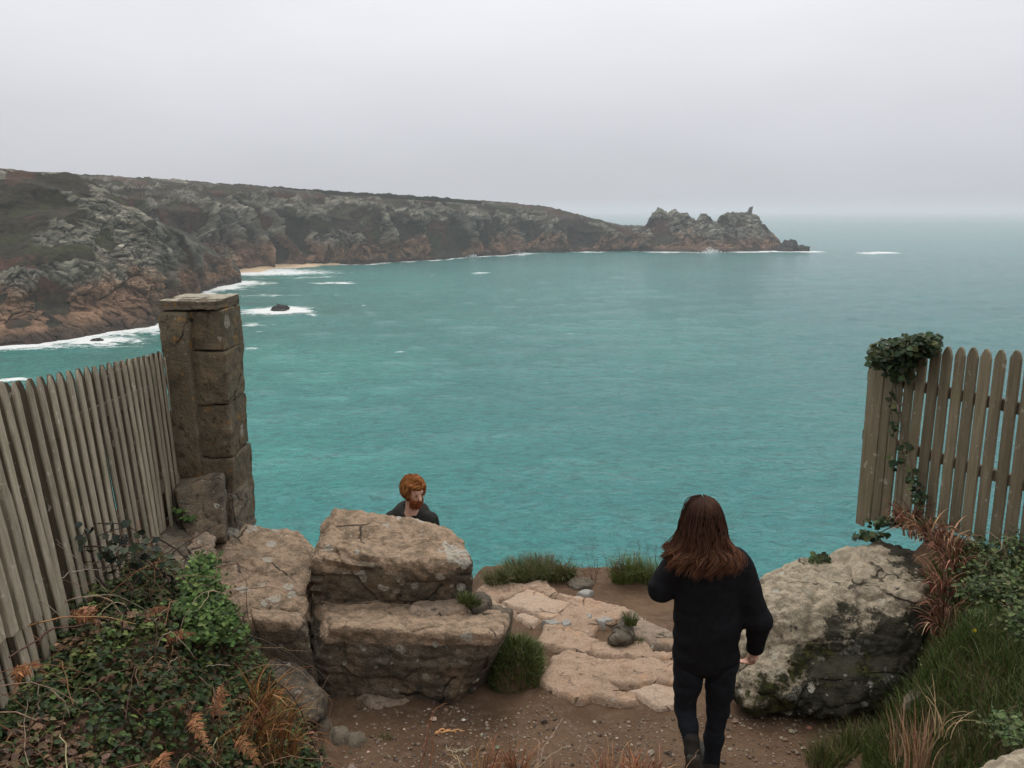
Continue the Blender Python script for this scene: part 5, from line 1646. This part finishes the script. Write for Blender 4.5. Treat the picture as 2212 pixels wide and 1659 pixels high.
# ------------------------------------------------------------------ people
class Field:
    """a signed-distance grid: smooth unions of tapered limbs, polygonised as one continuous surface"""
    def __init__(self, lo, hi, h):
        self.lo, self.h = np.array(lo, float), h
        self.n = np.ceil((np.array(hi) - self.lo) / h).astype(int) + 1
        self.v = np.full(self.n, .2)

    def _win(self, lo, hi):
        a = np.clip(np.floor((lo - self.lo) / self.h).astype(int), 0, self.n)
        b = np.clip(np.ceil((hi - self.lo) / self.h).astype(int) + 1, 0, self.n)
        sl = tuple(slice(i, j) for i, j in zip(a, b))
        g = np.meshgrid(*[self.lo[k] + np.arange(a[k], b[k]) * self.h for k in range(3)], indexing='ij')
        return sl, np.stack(g, -1)

    def _join(self, sl, d, k):
        o = self.v[sl]
        if k > 0:
            t = np.clip(.5 + .5 * (o - d) / k, 0, 1)
            self.v[sl] = o * (1 - t) + d * t - k * t * (1 - t)
        else:
            self.v[sl] = np.minimum(o, d)

    def cap(self, a, b, ra, rb, k=.03, flat=1.0):
        a, b = np.array(a, float), np.array(b, float)
        m = max(ra, rb) + .08
        sl, p = self._win(np.minimum(a, b) - m, np.maximum(a, b) + m)
        sc = np.array([1, 1 / flat, 1.])
        q, A, B = p * sc, a * sc, b * sc
        ab = B - A
        t = np.clip(((q - A) @ ab) / (ab @ ab + 1e-12), 0, 1)
        d = np.linalg.norm(q - A - t[..., None] * ab, axis=-1) - (ra + (rb - ra) * t)
        self._join(sl, d * min(1, flat), k)
        return self

    def ell(self, c, r, k=.03):
        c, r = np.array(c, float), np.array(r, float)
        sl, p = self._win(c - r - .08, c + r + .08)
        q = (p - c) / r
        n = np.linalg.norm(q, axis=-1)
        self._join(sl, (n - 1) * r.min() * .9 + 0 * n, k)
        return self

    def chain(self, pts, rs, k=.03, flat=1.0):
        for i in range(len(pts) - 1):
            self.cap(pts[i], pts[i + 1], rs[i], rs[i + 1], k, flat)
        return self

    def wrinkle(self, amp, freq, seed, fn=None):
        near = np.abs(self.v) < .05
        idx = np.argwhere(near)
        p = self.lo + idx * self.h
        w = fbm(p * np.array(freq), 3, seed) * amp
        self.v[near] += w
        return self

    def mesh(self):
        v = self.v
        ins = v < 0
        nx, ny, nz = v.shape
        cnt = np.zeros((nx - 1, ny - 1, nz - 1), int)
        for a in (0, 1):
            for b in (0, 1):
                for c in (0, 1):
                    cnt += ins[a:nx - 1 + a, b:ny - 1 + b, c:nz - 1 + c]
        act = (cnt > 0) & (cnt < 8)
        idx = -np.ones(act.shape, int)
        cells = np.argwhere(act)
        idx[act] = np.arange(len(cells))
        acc = np.zeros((len(cells), 3))
        num = np.zeros(len(cells))
        cor = [(a, b, c) for a in (0, 1) for b in (0, 1) for c in (0, 1)]
        for i, A in enumerate(cor):
            for B in cor[i + 1:]:
                if sum(abs(x - y) for x, y in zip(A, B)) != 1:
                    continue
                va = v[tuple((cells + A).T)]
                vb = v[tuple((cells + B).T)]
                x = (va < 0) != (vb < 0)
                t = np.where(x, va / np.where(x, va - vb, 1), 0)
                acc += np.where(x[:, None], np.array(A) + t[:, None] * (np.array(B) - np.array(A)), 0)
                num += x
        V = self.lo + (cells + acc / num[:, None]) * self.h
        Fq = []
        for ax in range(3):
            s0 = [slice(1, -1)] * 3
            s1 = [slice(1, -1)] * 3
            s0[ax] = slice(0, v.shape[ax] - 1)
            s1[ax] = slice(1, v.shape[ax])
            A, B = ins[tuple(s0)], ins[tuple(s1)]
            for flip in (False, True):
                e = np.argwhere((A & ~B) if not flip else (B & ~A))
                if not len(e):
                    continue
                off = np.array([1, 1, 1])
                off[ax] = 0
                e = e + off
                u, w = [k for k in range(3) if k != ax]
                du, dw = np.eye(3, dtype=int)[u], np.eye(3, dtype=int)[w]
                q = [e - du - dw, e - dw, e, e - du]
                f = np.stack([idx[tuple(x.T)] for x in q], -1)
                if (ax == 1) != flip:
                    f = f[:, ::-1]
                Fq.append(f)
        F = np.concatenate(Fq)
        F = F[(F >= 0).all(1)]
        for _ in range(2):                       # a light smoothing of the grid's stair steps
            s = np.zeros_like(V)
            c = np.zeros(len(V))
            for i, j in ((0, 1), (1, 2), (2, 3), (3, 0)):
                for a, b in ((i, j), (j, i)):
                    np.add.at(s, F[:, a], V[F[:, b]])
                    np.add.at(c, F[:, a], 1)
            V = V * .5 + .5 * s / np.maximum(c, 1)[:, None]
        return V, F


def fingers(fd, wrist, palm_dir, curl_dir, side_dir, size=.17, curl=.9, thumb=1):
    """palm, four fingers of unequal length bent at the knuckles, and a thumb from the side of the palm"""
    w = np.array(wrist, float)
    a, c, s = (np.array(x, float) / np.linalg.norm(x) for x in (palm_dir, curl_dir, side_dir))
    pl = size * .5
    for k, off in enumerate((-.030, -.010, .010, .029)):
        fd.cap(w + s * off * .6, w + a * pl + s * off, .015, .0125, .012)
    for k, (off, ln) in enumerate(((-.030, .070), (-.010, .082), (.010, .076), (.029, .058))):
        p = w + a * pl + s * off
        pts = [p]
        for j, (fr, ang) in enumerate(((.45, .35), (.32, .85), (.23, 1.25))):
            an = ang * curl + .08 * k
            pts.append(pts[-1] + (a * math.cos(an) + c * math.sin(an)) * ln * fr * 1.15)
        fd.chain(pts, [.0098, .0092, .0084, .0072], .004)
    p0 = w + a * pl * .25 - s * .028 * thumb
    pts = [p0, p0 + (a * .6 - s * .65 * thumb + c * .4) * .036, p0 + (a * .6 - s * .65 * thumb + c * .4) * .036 + (a * .85 - s * .2 * thumb + c * .5) * .032]
    fd.chain(pts, [.014, .011, .0085], .008)


def hair_mesh(curves, r, cols, sides=3):
    S = curves.shape[1]
    taper = np.concatenate([np.linspace(.7, 1, S // 3), np.ones(S - S // 3 - 4), [.9, .75, .5, .2]])
    V, F = tubes(curves, r[:, None] * taper[None], sides)
    return V, F, np.repeat(cols, S * sides, 0)


# --- the long-haired walker
wx = P(1530, 1665, 4.40)
gz = float(ground(wx[0], wx[1]))
wk = empty('person', (wx[0], wx[1], gz), 'person with long brown hair in black jumper and dark jeans walking away down the path', 'person')
HEAD = P(1519, 1124, 4.22)
NECK = P(1522, 1180, 4.23)
CH = P(1528, 1245, 4.245)
WA = P(1528, 1340, 4.27)
PE = P(1524, 1405, 4.29)
LS_, RS_ = P(1468, 1216, 4.24), P(1592, 1216, 4.24)
LE, LW = P(1428, 1268, 4.25), P(1468, 1225, 4.44)
RE, RW = P(1640, 1335, 4.22), P(1630, 1403, 4.34)
LH, RH = P(1490, 1435, 4.29), P(1560, 1435, 4.29)
LK, RK = P(1480, 1530, 4.36), P(1550, 1540, 4.40)
LA, RA_ = P(1494, 1607, 4.24), P(1536, 1640, 4.41)
LT, RT = P(1497, 1672, 4.30), P(1530, 1662, 4.56)
lo, hi = np.array([LE[0] - .2, 3.95, gz - .05]), np.array([RE[0] + .25, 4.75, HEAD[2] + .2])
fd = Field(lo, hi, .009)
fd.ell(HEAD + (0, .015, .01), (.075, .095, .105), .02).ell(HEAD + (0, .075, -.06), (.048, .045, .055), .03).ell(HEAD + (0, .115, -.02), (.014, .018, .02), .012)
fd.ell(HEAD + (.073, .02, -.01), (.012, .022, .03), .008).ell(HEAD + (-.073, .02, -.01), (.012, .022, .03), .008)
fd.ell(HEAD + (.03, .095, .01), (.013, .012, .010), .006).ell(HEAD + (-.03, .095, .01), (.013, .012, .010), .006).ell(HEAD + (0, .112, -.062), (.022, .010, .007), .005)
fd.cap(HEAD + (0, 0, -.08), NECK + (0, 0, -.04), .05, .055).chain([NECK + (0, 0, -.05), CH, WA, PE], [.07, .12, .115, .125], .05, .75)
fd.chain([LS_, LE, LW], [.05, .042, .028], .03).chain([RS_, RE, RW], [.05, .042, .026], .03)
fd.chain([LH, LK, LA], [.075, .05, .035], .03).chain([RH, RK, RA_], [.075, .05, .035], .03)
fd.cap(LA, LT, .035, .03).cap(RA_ + (0, 0, -.02), RT, .035, .03)
fingers(fd, RW + (RW - RE) * .10, RW - RE + np.array([-.03, .03, 0]), (-.9, .35, .2), (.25, -.9, 0), .165, .9, -1)
fingers(fd, LW + (LW - LE) * .06, LW - LE, (.5, .6, .2), (.3, -.5, .8), .165, 1.1, 1)
obj('body', *fd.mesh(), M_SKIN, wk)
fd = Field(lo, hi, .011)
fd.chain([NECK + (0, 0, -.055), CH + (0, 0, .03), CH, (CH + WA) / 2, WA, PE + (0, 0, .03)], [.075, .135, .160, .165, .172, .176], .05, .74)
fd.cap(LS_ + (.02, 0, .005), RS_ + (-.02, 0, .005), .074, .074, .06)
fd.chain([LS_, LE, LE + (LW - LE) * .92], [.080, .072, .050], .035).chain([RS_, (RS_ + RE) / 2, RE, RE + (RW - RE) * .93], [.078, .072, .064, .050], .035)
fd.cap(PE + (-.10, 0, -.03), PE + (.10, 0, -.03), .078, .078, .05)
fd.wrinkle(.012, (5, 5, 9), 900)
obj('jumper', *fd.mesh(), M_SWEATER, wk)
fd = Field(lo, hi, .011)
fd.cap(PE + (-.075, 0, .0), PE + (.075, 0, .0), .100, .100, .04)
fd.chain([LH + (0, 0, .02), (LH + LK) / 2, LK, (LK + LA) / 2, LA + (0, 0, -.01)], [.092, .078, .060, .055, .046], .02)
fd.chain([RH + (0, 0, .02), (RH + RK) / 2, RK, (RK + RA_) / 2, RA_ + (0, 0, -.03)], [.094, .080, .063, .058, .050], .02)
fd.wrinkle(.008, (7, 7, 14), 905)
obj('jeans', *fd.mesh(), M_JEANS, wk)
# trailing foot: heel up, sole towards the viewer
for nm, an, toe, sole_n in (('shoe', LA, LT, None), ('shoe', RA_, RT, None)):
    d = toe - an
    L = np.linalg.norm(d)
    d /= L
    fd = Field(np.minimum(an, toe) - .14, np.maximum(an, toe) + .14, .007)
    if an is LA:
        heel = an + np.array([0, -.035, -.035])
        ball = heel + d * .15
        tip = ball + np.array([0, .06, -.035])
    else:
        heel = np.array([an[0], an[1] - .035, gz + .045])
        ball = heel + np.array([-.005, .15, -.005])
        tip = ball + np.array([-.01, .075, 0])
    fd.chain([heel, ball, tip], [.040, .046, .034], .03).cap(heel + (0, .02, .01), an + (0, 0, .03), .042, .044, .03)
    s = obj(nm, *fd.mesh(), M_SHOE, wk)
    fd = Field(np.minimum(an, toe) - .16, np.maximum(an, toe) + .16, .007)
    up = np.cross(np.array([1., 0, 0]), ball - heel)
    up /= np.linalg.norm(up)
    for sx_ in (-.014, .014):
        fd.chain([heel - up * .028 + (sx_, 0, 0), ball - up * .030 + (sx_ * 1.2, 0, 0), tip - up * .020 + (sx_, 0, 0)], [.026, .027, .020], .012)
    obj('sole', *fd.mesh(), M_SOLE, s)

# hair: strands combed from a centre parting over the crown, hanging in waves to the shoulder blades
NS, S = 3400, 20
phi = RNG.uniform(-2.35, 2.35, NS)                # around the head, 0 = straight back
lay = RNG.random(NS)
sp_ = np.linspace(0, 1, S)


def hair_curve(phi, lay, wav=1.0, seedv=None):
    n = len(phi)
    px_ = np.sin(phi)
    py_ = -np.cos(phi)
    top = HEAD + np.array([0, .0, .128])
    root = top[None] + np.stack([px_ * .010, .05 - .06 * (1 - np.abs(phi) / 2.4), -.004 * np.abs(px_)], 1)
    crown = HEAD[None] + np.stack([px_ * (.062 + .016 * lay), .010 + py_ * (.085 + .018 * lay), np.full(n, .088)], 1)
    ear = HEAD[None] + np.stack([px_ * (.094 + .020 * lay), .005 + py_ * (.112 + .02 * lay), np.full(n, -.015)], 1)
    nape = HEAD[None] + np.stack([px_ * (.114 + .020 * lay), -.005 + py_ * (.125 + .03 * lay), np.full(n, -.118)], 1)
    sh = HEAD[None] + np.stack([px_ * (.148 + .026 * lay), -.02 + py_ * (.135 + .03 * lay), np.full(n, -.165)], 1)
    endz = -.178 - .045 * np.cos(phi * .9) - .05 * (lay - .5) - .035 * (_hash((phi * 40).astype(np.int64), np.zeros(n, np.int64), np.zeros(n, np.int64), 8) - .5)
    end = HEAD[None] + np.stack([px_ * (.154 + .045 * lay), -.025 + py_ * (.14 + .035 * lay), endz], 1)
    K = np.stack([root, crown, ear, nape, sh, end], 1)
    # Catmull-Rom through the six knots
    Kp = np.concatenate([2 * K[:, :1] - K[:, 1:2], K, 2 * K[:, -1:] - K[:, -2:-1]], 1)
    u = sp_ * 5
    i = np.minimum(u.astype(int), 4)
    f = (u - i)[None, :, None]
    a, b, c, d = Kp[:, i], Kp[:, i + 1], Kp[:, i + 2], Kp[:, i + 3]
    return .5 * (2 * b + (c - a) * f + (2 * a - 5 * b + 4 * c - d) * f ** 2 + (3 * b - a - 3 * c + d) * f ** 3)


cur = hair_curve(phi, lay)
lock = np.round(phi * 9) / 9                      # strands gather into locks that wave together
ph_ = _hash((lock * 90).astype(np.int64), np.zeros(NS, np.int64), np.zeros(NS, np.int64), 3)
wamp = .024 * ss(.3, 1, sp_)[None] * (.5 + lay[:, None])
cur[..., 0] += wamp * np.sin(sp_[None] * (9 + 5 * ph_[:, None]) + 6.28 * ph_[:, None] + .6 * RNG.normal(0, 1, (NS, 1)))
cur[..., 1] += wamp * .8 * np.cos(sp_[None] * (8 + 4 * ph_[:, None]) + 9 * ph_[:, None])
cur += np.cumsum(RNG.normal(0, 1, cur.shape), 1) * (.0012 + 0.0010 * (RNG.random((NS, 1, 1)) < .12))
pull = (lock - phi)[:, None] * .055 * ss(.5, 1, sp_)[None]
cur[..., 0] += pull * np.cos(phi)[:, None]
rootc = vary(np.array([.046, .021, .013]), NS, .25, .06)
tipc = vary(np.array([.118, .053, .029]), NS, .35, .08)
V, F = tubes(cur, .0021 * RNG.uniform(.6, 1.5, NS)[:, None] * np.concatenate([np.linspace(.8, 1, 8), np.ones(8), [.9, .7, .45, .15]])[None], 3)
sc_ = ss(.25, 1, sp_)[None, :, None]
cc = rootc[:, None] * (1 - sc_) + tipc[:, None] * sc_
cc = np.repeat(cc[:, :, None], 3, 2).reshape(-1, 3)
bag = Bag().add(V, F, cc)
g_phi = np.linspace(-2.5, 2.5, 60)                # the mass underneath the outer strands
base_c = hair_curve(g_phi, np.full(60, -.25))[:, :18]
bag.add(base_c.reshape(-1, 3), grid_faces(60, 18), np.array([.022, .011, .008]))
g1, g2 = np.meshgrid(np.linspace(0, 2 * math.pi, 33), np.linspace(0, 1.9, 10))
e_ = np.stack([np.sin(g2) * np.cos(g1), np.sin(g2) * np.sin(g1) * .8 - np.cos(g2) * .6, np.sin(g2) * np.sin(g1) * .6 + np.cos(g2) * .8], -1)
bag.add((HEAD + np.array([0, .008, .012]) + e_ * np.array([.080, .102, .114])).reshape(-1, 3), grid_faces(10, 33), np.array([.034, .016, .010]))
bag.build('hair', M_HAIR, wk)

# --- the red-haired man behind the boulder
mx = P(893, 1062, 6.62)
mg = float(ground(mx[0], mx[1]))
mn = empty('person', (mx[0], mx[1], mg), 'red-haired bearded man in dark hooded jacket looking down behind the flat-topped boulder', 'person')
HM = P(892, 1060, 6.62)
fw = np.array([.62, -.68, -.30])                  # where the face looks: towards the picture's right, towards us and down
fw /= np.linalg.norm(fw)
rt = np.cross(fw, (0, 0, 1.))
rt /= np.linalg.norm(rt)
up = np.cross(rt, fw)
hp = lambda r, f, u: HM + rt * r + fw * f + up * u
lo, hi = np.array([HM[0] - .42, HM[1] - .45, mg - .05]), np.array([HM[0] + .45, HM[1] + .45, HM[2] + .2])
fd = Field(lo, hi, .008)
fd.ell(HM + up * .016, (.074, .082, .094), .02).cap(hp(0, .03, -.02), hp(0, .055, -.075), .062, .045, .03).cap(hp(0, .085, .012), hp(0, .112, -.022), .012, .017, .012)
fd.cap(hp(-.028, .078, .034), hp(.028, .078, .034), .016, .016, .012).cap(hp(-.02, .088, -.052), hp(.02, .088, -.052), .009, .009, .006)
fd.ell(hp(.078, -.005, -.01), (.02, .02, .03), .008).ell(hp(-.078, -.005, -.01), (.02, .02, .03), .008)
SHM = P(889, 1118, 6.66)
fd.cap(HM + (-.01, .02, -.07), SHM + (0, 0, -.02), .052, .06)
LSm, RSm = SHM + np.array([-.165, .03, -.03]), SHM + np.array([.155, -.02, -.03])
fd.chain([SHM + (0, 0, -.04), SHM + (0, 0, -.3), SHM + (0, 0, -.55)], [.09, .12, .12], .04, .8)
LEm, LWm = LSm + np.array([-.05, .02, -.30]), LSm + np.array([-.02, -.08, -.54])
REm, RWm = RSm + np.array([.06, .02, -.30]), RSm + np.array([.06, -.10, -.54])
fd.chain([LSm, LEm, LWm], [.05, .042, .028]).chain([RSm, REm, RWm], [.05, .042, .028])
fingers(fd, LWm, (0, -.2, -1), (.8, -.3, 0), (0, 1, 0), .175, .7, 1)
fingers(fd, RWm, (0, -.2, -1), (-.8, -.3, 0), (0, 1, 0), .175, .7, 1)
hz = SHM[2] - .58
LAm, RAm = np.array([SHM[0] - .09, SHM[1] + .1, mg + .09]), np.array([SHM[0] + .11, SHM[1] - .12, mg + .09])
LHm, RHm = np.array([SHM[0] - .085, SHM[1], hz]), np.array([SHM[0] + .085, SHM[1], hz])
LKm, RKm = (LAm + LHm) / 2 + (0, -.04, 0), (RAm + RHm) / 2 + (.02, -.05, 0)
fd.chain([LHm, LKm, LAm], [.08, .052, .036]).chain([RHm, RKm, RAm], [.08, .052, .036])
for A in (LAm, RAm):
    fd.cap(A + (0, .03, -.05), A + (.06, -.13, -.055), .035, .03)
obj('body', *fd.mesh(), M_SKIN, mn)
fd = Field(lo, hi, .010)
fd.chain([SHM + (0, 0, -.03), SHM + (0, 0, -.14), SHM + (0, 0, -.34), SHM + (0, 0, -.62)], [.095, .150, .158, .165], .05, .78)
fd.cap(LSm + (.02, 0, .0), RSm + (-.02, 0, .0), .072, .072, .06)
fd.chain([LSm, LEm, LEm + (LWm - LEm) * .9], [.078, .066, .052], .03).chain([RSm, REm, REm + (RWm - REm) * .9], [.078, .066, .052], .03)
# the hood lies round the neck
hc = SHM + np.array([-.01, .035, .035])
for a0, a1 in zip(np.linspace(-.5, 3.6, 9)[:-1], np.linspace(-.5, 3.6, 9)[1:]):
    e = lambda a: hc + np.array([.105 * math.cos(a), .095 * math.sin(a), .025 * math.sin(a)])
    fd.cap(e(a0), e(a1), .042, .042, .03)
fd.wrinkle(.010, (6, 6, 10), 920)
obj('jacket', *fd.mesh(), M_JACKET, mn)
fd = Field(SHM - .2, SHM + .2, .008)
fd.cap(SHM + (.03, -.075, .0), SHM + (.05, -.125, -.15), .045, .055, .02)
obj('shirt', *fd.mesh(), M_SHIRT, mn)
fd = Field(lo, hi, .011)
fd.cap(LHm + (0, 0, .02), RHm + (0, 0, .02), .11, .11, .05)
fd.chain([LHm, LKm, LAm + (0, 0, .02)], [.098, .07, .056]).chain([RHm, RKm, RAm + (0, 0, .02)], [.098, .07, .056])
obj('trousers', *fd.mesh(), M_JEANS, mn)
for A in (LAm, RAm):
    fd = Field(A - .22, A + .22, .008)
    fd.chain([A + (0, .03, -.045), A + (.04, -.09, -.05), A + (.065, -.15, -.055)], [.043, .046, .034], .03).cap(A + (0, 0, -.03), A + (0, 0, .03), .043, .045, .02)
    obj('shoe', *fd.mesh(), M_SHOE, mn)
for s in (-1, 1):
    c = hp(.030 * s, .092, .012)
    fd = Field(c - .03, c + .03, .003)
    fd.ell(c, (.010, .009, .0055), 0)
    obj('eye', *fd.mesh(), M_EYE, mn)
bag = Bag()
# hair: swept fringe and sides
NH, S2 = 3000, 10
th_ = RNG.uniform(-math.pi, math.pi, NH)          # 0 = face direction
el_ = np.arcsin(RNG.uniform(-.15, 1, NH))
face = np.abs(th_) < 1.0
el_ = np.where(face, np.maximum(el_, .80), el_)
s_ = np.linspace(0, 1, S2)
dr = np.stack([np.sin(th_) * np.cos(el_), np.cos(th_) * np.cos(el_), np.sin(el_)], 1)
Ln = RNG.uniform(.05, .10, NH)
down = np.where(face, .42, 1.0)
ang = el_[:, None] - (Ln / .105)[:, None] * s_[None] * down[:, None] * 1.25
tt = th_[:, None] + s_[None] * np.where(face, RNG.normal(.75, .35, NH), RNG.normal(0, .35, NH))[:, None] + .05 * np.sin(s_[None] * 5 + RNG.uniform(0, 6, (NH, 1)))
rad = .096 + .016 * np.sin(s_ * 2.9)[None] * RNG.uniform(.1, 1.9, NH)[:, None]
loc = np.stack([np.sin(tt) * np.cos(ang) * .86, np.cos(tt) * np.cos(ang) * .98, np.sin(ang) * 1.02], -1) * rad[..., None]
cur = HM + up * .022 - fw * .008 + loc[..., :1] * rt + loc[..., 1:2] * fw + loc[..., 2:] * up
V, F = tubes(cur, np.full((NH, S2), .0019) * np.concatenate([np.ones(S2 - 3), [.8, .6, .25]])[None], 3)
g1, g2 = np.meshgrid(np.linspace(-math.pi, math.pi, 33), np.linspace(.55, math.pi / 2, 8))
cp_ = np.stack([np.sin(g1) * np.cos(g2) * .86, np.cos(g1) * np.cos(g2) * .98, np.sin(g2) * 1.02], -1) * .097
bag.add((HM + up * .022 - fw * .008 + cp_[..., :1] * rt + cp_[..., 1:2] * fw + cp_[..., 2:] * up).reshape(-1, 3), grid_faces(8, 33), np.array([.24, .085, .027]))
bag.add(V, F, vary(np.array([[.40, .16, .048], [.28, .095, .028], [.52, .26, .10], [.20, .07, .022]]), NH, .25, .06))
bag.build('hair', M_HAIR, mn)
bag = Bag()
NB = 700
aa = RNG.uniform(-1.25, 1.25, NB)
hh_ = RNG.uniform(-.105, -.035, NB)
kk = ~((np.abs(aa) < .35) & (hh_ > -.06) & (hh_ < -.046))
aa, hh_ = aa[kk], hh_[kk]
b0 = np.array([hp(.062 * math.sin(a) * (1 - .25 * (h < -.08)), .035 + .062 * math.cos(a) * (1.05 if h > -.08 else .95), h) for a, h in zip(aa, hh_)])
d_ = np.stack([np.sin(aa)] * 3, 1) * rt * .5 + fw * .55 - up * 1.0 + RNG.normal(0, .25, (len(aa), 3))
d_ /= np.linalg.norm(d_, axis=1, keepdims=True)
cur = b0[:, None] + d_[:, None] * (np.linspace(0, .024, 5)[None, :, None])
V, F = tubes(cur, np.tile(np.array([.0030, .0030, .0028, .002, .001]), (len(aa), 1)), 3)
bag.add(V, F, vary(np.array([[.26, .075, .025], [.20, .055, .02], [.33, .115, .04]]), len(aa), .2, .05))
bag.build('beard', M_HAIR, mn)

# ------------------------------------------------------------------ haze
hz_ = Mat('sea_haze')
hz_.n.remove(hz_.b)
vol = hz_.n.new('ShaderNodeVolumePrincipled')
vol.inputs['Color'].default_value = (.88, .885, .94, 1)
vol.inputs['Density'].default_value = 0.00012
vol.inputs['Anisotropy'].default_value = 0.2
hz_.l.new(vol.outputs[0], hz_.out.inputs['Volume'])
X, z0, z1 = 40000.0, SEA_Z - 5.0, 75.0
V = [(x_, y_, z_) for z_ in (z0, z1) for x_, y_ in ((-X, -X), (X, -X), (X, X), (-X, X))]
F = np.array([[0, 3, 2, 1], [4, 5, 6, 7], [0, 1, 5, 4], [1, 2, 6, 5], [2, 3, 7, 6], [3, 0, 4, 7]])
tag(obj('haze', V, F, hz_.m, None, False, None, recentre=False), 'thin sea haze over the whole bay', 'haze', kind='stuff')
